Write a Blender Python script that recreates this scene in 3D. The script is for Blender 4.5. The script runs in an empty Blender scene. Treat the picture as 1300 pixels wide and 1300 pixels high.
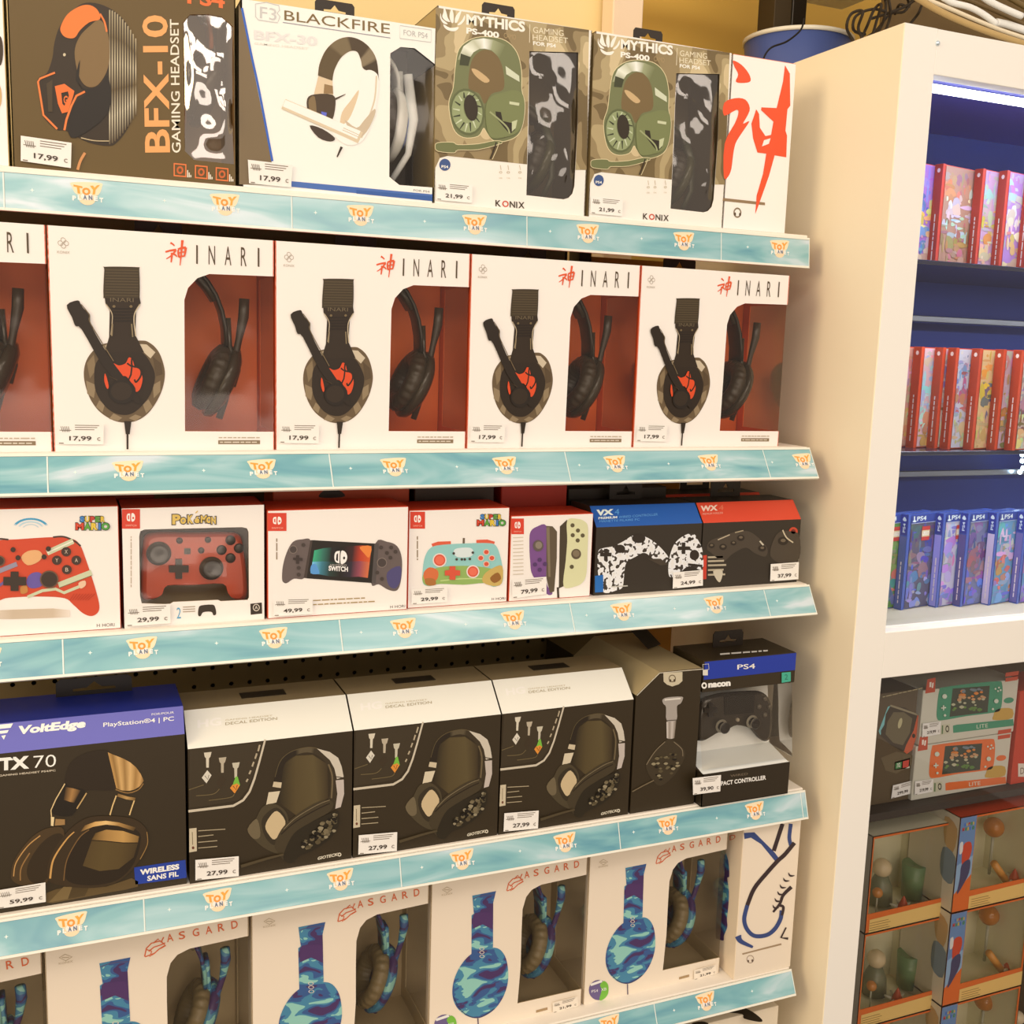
import bpy, bmesh, math, random
from mathutils import Vector, Matrix
from mathutils.geometry import tessellate_polygon
S = bpy.context.scene
C = S.collection
random.seed(7)
# ---------------------------------------------------------------- camera
F = 1358.54
M3 = ((0.92068873, -0.03149408, -0.38902491), (-0.03005411, 0.98805883, -0.15111753), (0.3891388, 0.150824, 0.9087481))
EYE = Vector((0, 0, 1.6))
def cv(r): return Vector((r[0], r[2], -r[1]))
RX, RY, RZ = cv(M3[0]), -cv(M3[1]), -cv(M3[2])
cam = bpy.data.objects.new('camera', bpy.data.cameras.new('camera')); C.objects.link(cam)
cam.matrix_world = Matrix((RX, RY, RZ)).transposed().to_4x4(); cam.location = EYE
cam.data.sensor_width = 36; cam.data.lens = F / 1300 * 36; cam.data.clip_start = .05
S.camera = cam
# ---------------------------------------------------------------- world, lights, exposure
S.view_settings.view_transform = 'Standard'; S.view_settings.look = 'None'; S.view_settings.gamma = 1
S.cycles.diffuse_bounces = 6; S.view_settings.exposure = -.20; S.view_settings.use_curve_mapping = False
W = bpy.data.worlds.new('shop_surroundings'); S.world = W; W.use_nodes = True
W.node_tree.nodes['Background'].inputs[0].default_value = (1.0, .80, .63, 1)
W.node_tree.nodes['Background'].inputs[1].default_value = .80
def area(name, loc, size, power, col, aim):
    l = bpy.data.lights.new(name, 'AREA'); l.shape = 'RECTANGLE'; l.size, l.size_y = size; l.energy = power; l.color = col
    o = bpy.data.objects.new(name, l); C.objects.link(o); o.location = loc
    o.rotation_euler = (Vector(aim) - Vector(loc)).to_track_quat('-Z', 'Y').to_euler(); return o
WARM = (1.0, .86, .73)
area('ceiling_or_fill_lamp', (-.6, -.9, 3.1), (2.6, .5), 21, WARM, (.3, 1.2, 1.2))
area('ceiling_or_fill_lamp', (1.6, -.7, 3.1), (1.6, .4), 10, WARM, (1.0, 1.2, 1.2))
area('ceiling_or_fill_lamp', (.4, -2.6, 3.0), (3.5, .6), 29, WARM, (.5, 1.2, 1.0))
area('ceiling_or_fill_lamp', (-2.3, .3, 2.6), (1.2, 1.6), 60, (1.0, .76, .46), (.99, 1.3, 1.5))  # unseen warm fill added from the left to gild the side panel
area('ceiling_or_fill_lamp', (-.2, -2.4, 1.0), (2.4, .8), 20, WARM, (.5, 1.2, .9))  # unseen low fill added in front to lift the lower rows

# ---------------------------------------------------------------- pixel helpers (photo pixels, 1300 x 1300)
def ray(px, py):
    return (RX * (px - 650) - RY * (py - 650) - RZ * F)
def atY(px, py, Y):
    d = ray(px, py); return EYE + d * (Y / d.y)
def atX(px, py, X):
    d = ray(px, py); return EYE + d * (X / d.x)
def atZ(px, py, Z):
    d = ray(px, py); return EYE + d * ((Z - EYE.z) / d.z)
def atP(px, py, p, n):
    d = ray(px, py); return EYE + d * ((p - EYE).dot(n) / d.dot(n))
NY = Vector((0, -1, 0))

# ---------------------------------------------------------------- colour and materials
def lin(v): v /= 255.; return v / 12.92 if v <= .04045 else ((v + .055) / 1.055) ** 2.4
TINT = [lin(v) / .86 for v in (252, 236, 216)]
def P(r, g, b):           # surface colour of a thing that reads (r,g,b) under the warm shop light
    return tuple(min(.9, max(.004, lin(v) / t)) for v, t in zip((r, g, b), TINT))
def material(name, rough=.5, metal=0., spec=.5, col=None, coat=0.):
    m = bpy.data.materials.new(name); m.use_nodes = True; nt = m.node_tree; b = nt.nodes['Principled BSDF']
    b.inputs['Roughness'].default_value = rough; b.inputs['Metallic'].default_value = metal
    b.inputs['Specular IOR Level'].default_value = spec; b.inputs['Coat Weight'].default_value = coat
    b.inputs['Coat Roughness'].default_value = .12
    if col is None:
        a = nt.nodes.new('ShaderNodeAttribute'); a.attribute_name = 'Col'; nt.links.new(a.outputs['Color'], b.inputs['Base Color'])
    else: b.inputs['Base Color'].default_value = (*col, 1)
    return m
def bump(m, scale=40, strength=.2, dist=.001, detail=3, stretch=None):
    nt = m.node_tree; b = nt.nodes['Principled BSDF']; n = nt.nodes.new('ShaderNodeTexNoise'); n.inputs['Scale'].default_value = scale
    n.inputs['Detail'].default_value = detail; t = nt.nodes.new('ShaderNodeTexCoord'); mp = nt.nodes.new('ShaderNodeMapping')
    if stretch: mp.inputs['Scale'].default_value = stretch
    nt.links.new(t.outputs['Object'], mp.inputs[0]); nt.links.new(mp.outputs[0], n.inputs['Vector'])
    u = nt.nodes.new('ShaderNodeBump'); u.inputs['Strength'].default_value = strength; u.inputs['Distance'].default_value = dist
    nt.links.new(n.outputs[0], u.inputs['Height']); nt.links.new(u.outputs[0], b.inputs['Normal']); return m
def noise_ramp(m, scale, stops, detail=2, stretch=None, rough=.5, constant=True, distort=0., off=None):
    nt = m.node_tree; b = nt.nodes['Principled BSDF']; n = nt.nodes.new('ShaderNodeTexNoise'); n.inputs['Scale'].default_value = scale
    n.inputs['Detail'].default_value = detail; n.inputs['Roughness'].default_value = rough; n.inputs['Distortion'].default_value = distort
    t = nt.nodes.new('ShaderNodeTexCoord'); mp = nt.nodes.new('ShaderNodeMapping')
    if stretch: mp.inputs['Scale'].default_value = stretch
    if off: mp.inputs['Location'].default_value = off
    nt.links.new(t.outputs['Object'], mp.inputs[0]); nt.links.new(mp.outputs[0], n.inputs['Vector'])
    r = nt.nodes.new('ShaderNodeValToRGB'); r.color_ramp.interpolation = 'CONSTANT' if constant else 'LINEAR'
    e = r.color_ramp.elements
    while len(e) < len(stops): e.new(.5)
    for k, (p_, c_) in enumerate(stops): e[k].position = p_; e[k].color = (*c_, 1)
    nt.links.new(n.outputs[0], r.inputs[0]); nt.links.new(r.outputs[0], b.inputs['Base Color']); return m
MT = {}
MT['print'] = material('printed_card', .42, spec=.4)
MT['paint'] = bump(material('painted_panel', .55, spec=.3), 90, .05)
MT['plastic'] = material('moulded_plastic', .32)
MT['gloss'] = material('glossy_plastic', .16)
MT['rubber'] = material('soft_rubber', .6, spec=.3)
MT['metalfoil'] = material('silver_foil_card', .42, metal=.12)
MT['steel'] = material('brushed_metal', .3, metal=.9)
MT['leather'] = bump(material('padded_leatherette', .38, spec=.5), 120, .5, .002)
MT['camo_tan'] = noise_ramp(material('tan_camouflage_print', .4, col=(1, 1, 1)), 21, [(0, P(112, 90, 50)), (.44, P(150, 126, 82)), (.53, P(180, 156, 108)), (.62, P(212, 186, 136))], 1.5, (1, 1, .7), distort=.8)
MT['camo_green'] = noise_ramp(material('green_camouflage_plastic', .25, col=(1, 1, 1)), 30, [(0, P(62, 66, 38)), (.45, P(104, 110, 66)), (.55, P(150, 152, 104))], 1.5)
MT['camo_blue'] = noise_ramp(material('blue_camouflage_plastic', .4, col=(1, 1, 1)), 27, [(0, P(76, 50, 92)), (.41, P(58, 90, 136)), (.50, P(72, 132, 156)), (.59, P(150, 200, 178))], 1.6, (1, 1, 1.9), distort=1.0)
def film_mat(name, strength, scale, gloss=.10, tint=(1, 1, 1), rough=.06, stretch=(1, 1, 1), dist=.004):
    m = bpy.data.materials.new(name); m.use_nodes = True; nt = m.node_tree; nt.nodes.clear()
    o = nt.nodes.new('ShaderNodeOutputMaterial'); mx = nt.nodes.new('ShaderNodeMixShader'); tr = nt.nodes.new('ShaderNodeBsdfTransparent')
    gl = nt.nodes.new('ShaderNodeBsdfGlossy'); gl.inputs['Roughness'].default_value = rough; tr.inputs[0].default_value = (*tint, 1)
    lw = nt.nodes.new('ShaderNodeLayerWeight'); lw.inputs['Blend'].default_value = .25
    ma = nt.nodes.new('ShaderNodeMath'); ma.operation = 'MULTIPLY_ADD'; ma.inputs[1].default_value = .7; ma.inputs[2].default_value = gloss
    n = nt.nodes.new('ShaderNodeTexNoise'); n.inputs['Scale'].default_value = scale; n.inputs['Detail'].default_value = 1.0; n.inputs['Distortion'].default_value = .6
    t = nt.nodes.new('ShaderNodeTexCoord'); mp = nt.nodes.new('ShaderNodeMapping'); mp.inputs['Scale'].default_value = stretch
    u = nt.nodes.new('ShaderNodeBump'); u.inputs['Strength'].default_value = strength; u.inputs['Distance'].default_value = dist
    L = nt.links.new
    L(t.outputs['Object'], mp.inputs[0]); L(mp.outputs[0], n.inputs['Vector']); L(n.outputs[0], u.inputs['Height'])
    L(u.outputs[0], gl.inputs['Normal']); L(u.outputs[0], lw.inputs['Normal']); L(lw.outputs['Fresnel'], ma.inputs[0]); L(ma.outputs[0], mx.inputs[0])
    L(tr.outputs[0], mx.inputs[1]); L(gl.outputs[0], mx.inputs[2]); L(mx.outputs[0], o.inputs[0]); return m
MT['film'] = film_mat('clear_window_film', 1.0, 9, .03, (.97, .95, .91), .08)
MT['crumple'] = film_mat('crumpled_clear_film', 1.0, 13, .13, (.96, .94, .89), .07, (1, 1, .55), .004)
MT['crumple_bright'] = film_mat('shiny_crumpled_film', 1.0, 11, .34, (.95, .92, .86), .06, (1, 1, .5), .003)
MT['sidefilm'] = film_mat('clear_side_film', 0, 1, .0, (.97, .95, .91), .1)
MT['glass'] = film_mat('cabinet_glass', .0, 1, .035, (.96, .97, .98), .02)
def emitter(name, col, k):
    m = bpy.data.materials.new(name); m.use_nodes = True; nt = m.node_tree; nt.nodes.clear()
    o = nt.nodes.new('ShaderNodeOutputMaterial'); e = nt.nodes.new('ShaderNodeEmission'); e.inputs[0].default_value = (*col, 1); e.inputs[1].default_value = k
    nt.links.new(e.outputs[0], o.inputs[0]); return m
MT['led'] = emitter('led_tube_light', (.92, .95, 1), 7)
MT['ledspot'] = emitter('led_spot_light', (.7, .9, 1), 14)

# ---------------------------------------------------------------- mesh builder
class MB:
    def __init__(s): s.v = []; s.f = []; s.c = []; s.sm = []
    def add(s, vs, fs, col, smooth=False):
        n = len(s.v); s.v += [Vector(p) for p in vs]
        for f in fs:
            s.f.append([n + i for i in f]); s.sm.append(smooth)
            s.c.append([col[i] for i in f] if isinstance(col, dict) or isinstance(col, list) else [col] * len(f))
        return s
    def box(s, a, b, col, cols=None):   # cols: dict of side letter -> colour  (f front -y, k back, l, r, t, b)
        x0, y0, z0 = a; x1, y1, z1 = b
        v = [(x0, y0, z0), (x1, y0, z0), (x1, y1, z0), (x0, y1, z0), (x0, y0, z1), (x1, y0, z1), (x1, y1, z1), (x0, y1, z1)]
        for k, f in dict(f=(0, 1, 5, 4), r=(1, 2, 6, 5), k=(2, 3, 7, 6), l=(3, 0, 4, 7), t=(4, 5, 6, 7), b=(3, 2, 1, 0)).items():
            s.add([v[i] for i in f], [(0, 1, 2, 3)], (cols or {}).get(k, col))
        return s
    def bbox(s, a, b, col, r=.001, seg=1, smooth=False):   # bevelled box
        bm = bmesh.new(); bmesh.ops.create_cube(bm, size=1)
        for v in bm.verts: v.co = Vector([(a[i] + b[i]) / 2 + v.co[i] * (b[i] - a[i]) for i in range(3)])
        bmesh.ops.bevel(bm, geom=list(bm.edges), offset=r, segments=seg, affect='EDGES', profile=.5)
        bm.verts.index_update(); s.add([v.co.copy() for v in bm.verts], [[v.index for v in f.verts] for f in bm.faces], col, smooth); bm.free(); return s
    def prism(s, pts, y0, y1, col, side=None, inset=0):      # outline in (x,z) extruded along y; y0 front
        n = len(pts); ar = sum(pts[i][0] * pts[(i + 1) % n][1] - pts[(i + 1) % n][0] * pts[i][1] for i in range(n))
        if ar < 0: pts = pts[::-1]
        tri = tessellate_polygon([[Vector((p[0], p[1], 0)) for p in pts]])
        def orient(t, up):
            a, b, c = [pts[i] for i in t]; cr = (b[0] - a[0]) * (c[1] - a[1]) - (b[1] - a[1]) * (c[0] - a[0])
            return t if (cr > 0) == up else (t[0], t[2], t[1])
        s.add([(p[0], y0, p[1]) for p in pts], [orient(t, True) for t in tri], col)
        s.add([(p[0], y1, p[1]) for p in pts], [orient(t, False) for t in tri], side or col)
        s.add([(p[0], y0, p[1]) for p in pts] + [(p[0], y1, p[1]) for p in pts], [(i, n + i, n + (i + 1) % n, (i + 1) % n) for i in range(n)], side or col, False); return s
    def tube(s, pts, r, col, n=8, cap=True, smooth=True, flat=1.0, updir=None):
        pts = [Vector(p) for p in pts]; k = len(pts); rr = r if isinstance(r, (list, tuple)) else [r] * k
        vs = []; up = Vector(updir) if updir else None
        for i, p in enumerate(pts):
            d = (pts[min(i + 1, k - 1)] - pts[max(i - 1, 0)]).normalized()
            if up is None: up = Vector((0, 0, 1)) if abs(d.z) < .9 else Vector((1, 0, 0))
            a = up.cross(d).normalized(); b = d.cross(a).normalized()
            if not updir: up = b
            for j in range(n):
                t = 2 * math.pi * j / n; vs.append(p + a * math.cos(t) * rr[i] + b * math.sin(t) * rr[i] * flat)
        fs = [(i * n + j, i * n + (j + 1) % n, (i + 1) * n + (j + 1) % n, (i + 1) * n + j) for i in range(k - 1) for j in range(n)]
        if cap: fs += [tuple(range(n))[::-1], tuple((k - 1) * n + j for j in range(n))]
        return s.add(vs, fs, col, smooth)
    def lathe(s, prof, org, axis, col, n=24, smooth=True, sx=1., sy=1., cols=None, rip=0, nrip=18):   # prof: (radius, along axis)
        ax = Vector(axis).normalized(); u = ax.orthogonal().normalized() if abs(ax.z) > .9 else Vector((0, 0, 1)).cross(ax).normalized(); w = ax.cross(u)
        vs = []; k = len(prof); org = Vector(org)
        for i, (r0, h) in enumerate(prof):
            for j in range(n):
                t = 2 * math.pi * j / n; r = r0 * (1 + rip * math.cos(nrip * t)) if 0 < i < k - 1 else r0
                vs.append(org + ax * h + u * math.cos(t) * r * sx + w * math.sin(t) * r * sy)
        b0 = len(s.v); s.v += vs
        for i in range(k - 1):
            for j in range(n):
                s.f.append([b0 + q for q in (i * n + j, i * n + (j + 1) % n, (i + 1) * n + (j + 1) % n, (i + 1) * n + j)]); s.sm.append(smooth)
                s.c.append([cols[i] if cols else col] * 4)
        return s
    def build(s, name, mat, parent=None, org=None):
        me = bpy.data.meshes.new(name); o0 = Vector(org) if org is not None else Vector((0, 0, 0))
        me.from_pydata([tuple(v - o0) for v in s.v], [], s.f); 
        ca = me.color_attributes.new('Col', 'FLOAT_COLOR', 'CORNER')
        flat = []
        for c in s.c:
            for q in c: flat += [q[0], q[1], q[2], 1.]
        ca.data.foreach_set('color', flat); me.polygons.foreach_set('use_smooth', s.sm)
        me.materials.append(MT[mat] if isinstance(mat, str) else mat); me.update()
        o = bpy.data.objects.new(name, me); C.objects.link(o)
        if parent: o.parent = parent
        if org is not None: o.location = o0
        return o
def tag(o, label=None, cat=None, group=None, kind=None):
    if label: o['label'] = label
    if cat: o['category'] = cat
    if group: o['group'] = group
    if kind: o['kind'] = kind
    return o
def thing(name, loc, label, cat, group=None):
    o = bpy.data.objects.new(name, None); C.objects.link(o); o.location = loc; o.empty_display_size = .02
    return tag(o, label, cat, group)
KIDS = {}
def kids(o): return [c for c in bpy.data.objects if c.parent == o]
def copy_tree(o, loc=None, label=None, parent=None):
    c = o.copy(); C.objects.link(c)
    if parent: c.parent = parent
    if loc is not None: c.location = loc
    if label: c['label'] = label
    for ch in kids(o): copy_tree(ch, parent=c)
    return c

# ---------------------------------------------------------------- flat print on a face
def spline(pts, closed=True, n=6):
    out = []; k = len(pts); rng = range(k) if closed else range(k - 1)
    for i in rng:
        g = (lambda j: pts[j % k]) if closed else (lambda j: pts[max(0, min(k - 1, j))])
        p0, p1, p2, p3 = g(i - 1), g(i), g(i + 1), g(i + 2)
        for q in range(n):
            t = q / n
            out.append(tuple(.5 * (2 * p1[a] + (p2[a] - p0[a]) * t + (2 * p0[a] - 5 * p1[a] + 4 * p2[a] - p3[a]) * t * t + (3 * p1[a] - p0[a] - 3 * p2[a] + p3[a]) * t ** 3) for a in (0, 1)))
    if not closed: out.append(tuple(pts[-1]))
    return out
_tc = {}
def text_tris(txt, bold=0.):
    k = (txt, bold)
    if k not in _tc:
        cu = bpy.data.curves.new('lettering', 'FONT'); cu.body = txt; cu.offset = bold; cu.resolution_u = 3; cu.fill_mode = 'FRONT'
        ob = bpy.data.objects.new('lettering', cu); C.objects.link(ob); bpy.context.view_layer.update()
        me = bpy.data.meshes.new_from_object(ob.evaluated_get(bpy.context.evaluated_depsgraph_get()))
        vs = [v.co.copy() for v in me.vertices]; fs = [tuple(p.vertices) for p in me.polygons]
        bpy.data.objects.remove(ob); bpy.data.meshes.remove(me); bpy.data.curves.remove(cu)
        if vs:
            x0 = min(v.x for v in vs); x1 = max(v.x for v in vs); y0 = min(v.y for v in vs); y1 = max(v.y for v in vs)
            vs = [((v.x - x0) / (x1 - x0 + 1e-9), (v.y - y0) / (y1 - y0 + 1e-9)) for v in vs]
        _tc[k] = (vs, fs)
    return _tc[k]
class Art:
    """flat print laid on a plane; coordinates are read in a zoomed crop (ox, oy, scale) of the photograph"""
    STEP = .00004
    def __init__(s, crop, p, n=NY, base=.0003, shift=(0, 0, 0)):
        s.ox, s.oy, s.s = crop; s.p = Vector(p); s.n = Vector(n).normalized(); s.k = base; s.m = MB()
        s.clip = None
    def P3(s, x, y): return atP(s.ox + x / s.s, s.oy + y / s.s, s.p, s.n)
    def up(s): s.k += s.STEP
    def put(s, pts2, faces, col):
        s.up(); vs = [s.P3(x, y) + s.n * s.k for x, y in pts2]; out = []
        for f in faces:
            a, b, c = vs[f[0]], vs[f[1]], vs[f[2]]
            out.append(f if (b - a).cross(c - a).dot(s.n) >= 0 else tuple(reversed(f)))
        s.m.add(vs, out, col); return s
    def poly(s, col, pts, holes=()):
        loops = [[Vector((x, y, 0)) for x, y in pts]] + [[Vector((x, y, 0)) for x, y in h] for h in holes]
        allp = [q for l in [pts] + list(holes) for q in l]
        return s.put(allp, tessellate_polygon(loops), P(*col))
    def spl(s, col, pts, n=5): return s.poly(col, spline(pts, True, n))
    def rect(s, col, x0, y0, x1, y1): return s.poly(col, [(x0, y0), (x1, y0), (x1, y1), (x0, y1)])
    def ell(s, col, cx, cy, rx, ry, rot=0, n=20, hole=None):
        c, q = math.cos(rot), math.sin(rot)
        g = lambda k: [(cx + math.cos(t) * rx * k * c - math.sin(t) * ry * k * q, cy + math.cos(t) * rx * k * q + math.sin(t) * ry * k * c) for t in [2 * math.pi * i / n for i in range(n)]]
        if hole: return s.ringpts(col, g(1), g(hole))
        return s.poly(col, g(1))
    def ringpts(s, col, a, b):
        n = len(a); return s.put(a + b, [(i, (i + 1) % n, n + (i + 1) % n, n + i) for i in range(n)], P(*col))
    def line(s, col, w, pts, smooth=False, closed=False, w2=None):
        if smooth: pts = spline(pts, closed, 6)
        k = len(pts); a = []; b = []
        for i, p in enumerate(pts):
            q0 = pts[(i - 1) % k] if closed else pts[max(0, i - 1)]; q1 = pts[(i + 1) % k] if closed else pts[min(k - 1, i + 1)]
            dx, dy = q1[0] - q0[0], q1[1] - q0[1]; L = math.hypot(dx, dy) or 1; ww = (w + ((w2 if w2 is not None else w) - w) * i / max(1, k - 1)) / 2
            a.append((p[0] - dy / L * ww, p[1] + dx / L * ww)); b.append((p[0] + dy / L * ww, p[1] - dx / L * ww))
        fs = [(i, i + 1, k + i + 1, k + i) for i in range(k - 1)] + ([(k - 1, 0, k, 2 * k - 1)] if closed else [])
        return s.put(a + b, fs, P(*col))
    def strip(s, cols, a, b):      # shaded band between two polylines, one colour per point pair
        n = len(a); s.up(); vs = [s.P3(*q) + s.n * s.k for q in list(a) + list(b)]
        cc = [P(*c) for c in cols] * 2
        for i in range(n - 1):
            f = (i, i + 1, n + i + 1, n + i)
            A, B, D = vs[f[0]], vs[f[1]], vs[f[2]]
            if (B - A).cross(D - A).dot(s.n) < 0: f = f[::-1]
            s.m.add([vs[j] for j in f], [(0, 1, 2, 3)], [cc[j] for j in f])
        return s
    def text(s, t, col, x0, y0, x1, y1, h, bold=.0, up=None, slant=0.):
        vs, fs = text_tris(t, bold); ux, uy = up or (0, -1)
        pts = [(x0 + (x1 - x0) * u + (ux * h + slant * h) * v, y0 + (y1 - y0) * u + uy * h * v) for u, v in vs]
        return s.put(pts, fs, P(*col))
    def bars(s, col, x0, y0, x1, y1, h, seed=1):     # a line of lettering too small to read in the photograph
        r = random.Random(seed); L = math.hypot(x1 - x0, y1 - y0); d = 0
        while d < L - h * .6:
            w = min(L - d, h * (1.2 + 3 * r.random())); a = d / L; b = (d + w) / L
            s.line(col, h * .55, [(x0 + (x1 - x0) * a, y0 + (y1 - y0) * a), (x0 + (x1 - x0) * b, y0 + (y1 - y0) * b)]); d += w + h * .55
        return s
    def build(s, name, parent, mat='print'):
        loc = parent_world(parent)
        for v in s.m.v: v -= loc
        o = s.m.build(name, mat, parent); return o
def parent_world(o):
    v = Vector((0, 0, 0))
    while o: v += Vector(o.location); o = o.parent
    return v
# ================================================================ the setting
def structure(mb, name, mat): return tag(mb.build(name, mat), kind='structure')
XP = .99; YB = 1.467
WHITE = P(250, 230, 204); CREAM = P(248, 226, 192)
m = MB().box((-2.6, 1.95, 0), (3.2, 2.0, 3.2), P(252, 196, 84)); structure(m, 'wall_back', 'paint')
m = MB().box((-2.6, -3.0, -.04), (3.2, 2.0, 0), P(150, 130, 105)); structure(m, 'floor', 'paint')

# perforated back panel of the shelving: every hole is cut through the sheet
def pegboard(x0, x1, z0, z1, y, pitch, r, col):
    m = MB(); nx = int((x1 - x0) / pitch); nz = int((z1 - z0) / pitch); N = 8
    for i in range(nx):
        for j in range(nz):
            ax, az = x0 + i * pitch, z0 + j * pitch; cx, cz = ax + pitch / 2, az + pitch / 2; h = pitch / 2
            ring = [(cx + r * math.cos(2 * math.pi * (k + .5) / N), cz + r * math.sin(2 * math.pi * (k + .5) / N)) for k in range(N)]
            sq = [(cx + h * sx, cz + h * sz) for sx, sz in ((1, .5), (.5, 1), (-.5, 1), (-1, .5), (-1, -.5), (-.5, -1), (.5, -1), (1, -.5))]
            m.add([(a, y, b) for a, b in ring + sq], [(k, 8 + k, 8 + (k + 1) % 8, (k + 1) % 8) for k in range(8)], col)
            for sx, sz, k in ((1, 1, 0), (-1, 1, 2), (-1, -1, 4), (1, -1, 6)):
                q = [(cx + h * sx, y, cz + h * sz), (sq[k][0], y, sq[k][1]), (sq[(k + 1) % 8][0], y, sq[(k + 1) % 8][1])]
                m.add(q, [(0, 2, 1)], col)
            m.add([(a, y, b) for a, b in ring] + [(a, y + .0015, b) for a, b in ring], [(k, (k + 1) % 8, 8 + (k + 1) % 8, 8 + k) for k in range(8)], col)
    return m
PEG = P(132, 108, 66)
pb = thing('pegboard', (.3, YB, .55), 'grey brown perforated metal back panel behind the shelved boxes', 'pegboard')
L0 = Vector((.3, YB, .55))
def local(m, o):
    w = parent_world(o)
    for v in m.v: v -= w
    return m
def part(m, name, mat, parent, kind=None, label=None):
    o = local(m, parent).build(name, mat, parent); return tag(o, label=label, kind=kind)
m = pegboard(-.35, .71, 1.29, 1.44, YB, .025, .0032, PEG); m2 = pegboard(-.35, .71, 1.115, 1.24, YB, .025, .0032, PEG)
part(m, 'perforated_sheet', 'paint', pb); part(m2, 'perforated_sheet', 'paint', pb)
m = MB()
m.box((-.35, YB, .55), (.70, YB + .0015, 1.115), PEG); m.box((-.35, YB, 1.24), (.70, YB + .0015, 1.29), PEG); m.box((-.35, YB, 1.44), (.70, YB + .0015, 1.76), PEG)
part(m, 'plain_sheet', 'paint', pb)
m = MB().box((-.35, YB + .012, .55), (.71, YB + .02, 1.76), P(40, 28, 14)); part(m, 'backing', 'paint', pb)
# uprights and orange panels seen between and above the boxes
m = MB().box((.722, YB - .004, .5), (.742, YB + .03, 1.755), P(60, 46, 24)); m = part(m, 'upright', 'paint', thing('shelf_upright', (.72, YB, .5), 'dark slotted shelf upright beside the pegboard', 'upright'))
up = thing('shelf_post', (.70, 1.62, 0), 'pale square post rising behind the camouflage boxes on the top shelf', 'post')
q = MB(); a = atY(771, 20, 1.62).x; b = atY(809, 20, 1.62).x
part(q.bbox((a, 1.60, 0), (b, 1.64, 2.6), P(246, 212, 170), .002), 'post', 'paint', up)
q = MB(); pn = thing('backing_board', (.2, 1.64, 0), 'pale yellow backing board behind the white and blue headset box', 'board')
part(q.box((-1.2, 1.645, 0), (a + .004, 1.66, 2.7), P(252, 216, 146)), 'board', 'paint', pn)
q = MB(); pn = thing('divider_board', (.86, YB, .5), 'orange brown board beside the upright above the boxes of row four', 'board')
part(q.box((.745, YB, .5), (.92, YB + .01, 1.74), P(196, 128, 44)), 'board', 'paint', pn)
# beige canopy overhead
cc = atY(1069, 13, 1.80); q = MB(); cn = thing('overhead_canopy', (cc.x - .4, 1.75, cc.z), 'beige overhead canopy whose corner shows above the blue shade', 'canopy')
part(q.bbox((cc.x - .9, 1.72, cc.z), (cc.x, 1.80, cc.z + .03), P(250, 228, 168), .003), 'canopy_board', 'paint', cn)

# ================================================================ shelves with price rails
MT['insert'] = noise_ramp(material('teal_label_print', .35, col=(1, 1, 1), coat=.9), 14, [(.30, P(88, 150, 160)), (.46, P(128, 180, 176)), (.60, P(168, 200, 194)), (.70, P(214, 220, 216))], 3, (.35, 1, 1.6), constant=False, distort=1.2)
RZS = (1.767, 1.478, 1.288, .997, .722)
RAILS = [((1.236, 1.763), (1.232, 1.722)), ((1.203, 1.4765), (1.178, 1.4365)), ((1.182, 1.287), (1.160, 1.2495)), ((1.158, .995), (1.146, .957)), ((1.158, .7205), (1.143, .6875))]
XS0, XS1 = -.45, .96
SEAMS = [(-.042, .249, .536, .817), (-.01, .285, .583, .881), (-.001, .293, .588, .883), (.072, .363, .66, .952), (.15, .443, .73, 1.02)]
class FArt(Art):   # print in millimetres on a frame (origin, right, down)
    def __init__(s, org, ux, uy, base=.0003):
        s.o, s.ux, s.uy = Vector(org), Vector(ux), Vector(uy); s.n = s.uy.cross(s.ux).normalized(); s.k = base; s.m = MB()
    def P3(s, x, y): return s.o + s.ux * (x * .001) + s.uy * (y * .001)
ORD = ('top', 'second', 'third', 'fourth', 'bottom')
def star(a, x, y, r=1.6):
    for (k, w) in ((1.0, (215, 236, 230)), (.6, (252, 250, 240))):
        pts = []
        for i in range(8):
            t = math.pi / 4 * i; q = r * k * (1.5 if i % 2 == 0 else .6); pts.append((x + math.cos(t) * q, y + math.sin(t) * q))
        a.poly(w, pts)
def toy_logo(a, x, y):
    s0 = a.put; a.put = lambda pts, f, c: s0([(x + (u - x) * 1.14, y - 1 + (v - y) * 1.1) for u, v in pts], f, c)
    a.spl((250, 222, 176), [(x - 12, y - 10), (x + 11, y - 11.5), (x + 13, y - 8), (x + 8, y + 1), (x - 8, y + 1), (x - 12.5, y - 6)])
    a.ell((252, 214, 166), x, y + 4, 7.2, 6.2)
    a.ell((250, 232, 210), x, y + 2.2, 5.4, 3.4)
    a.text('T', (250, 160, 60), x - 10.5, y - .5, x - 3, y + .6, 7.5, .05, up=(-.1, -1)); a.text('O', (248, 150, 52), x - 4, y + 1, x + 3, y + 1, 7, .06); a.text('Y', (250, 166, 60), x + 1.5, y + .5, x + 10, y - 1, 8.5, .05, up=(.15, -1))
    for i, ch in enumerate('PLANET'):
        yy = y + 5.2 + (i - 2.5) ** 2 * .25
        a.text(ch, (252, 252, 248) if i not in (2, 3) else (110, 120, 130), x - 12.5 + i * 4.6, yy, x - 9.3 + i * 4.6, yy, 4.4, .05)
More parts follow.
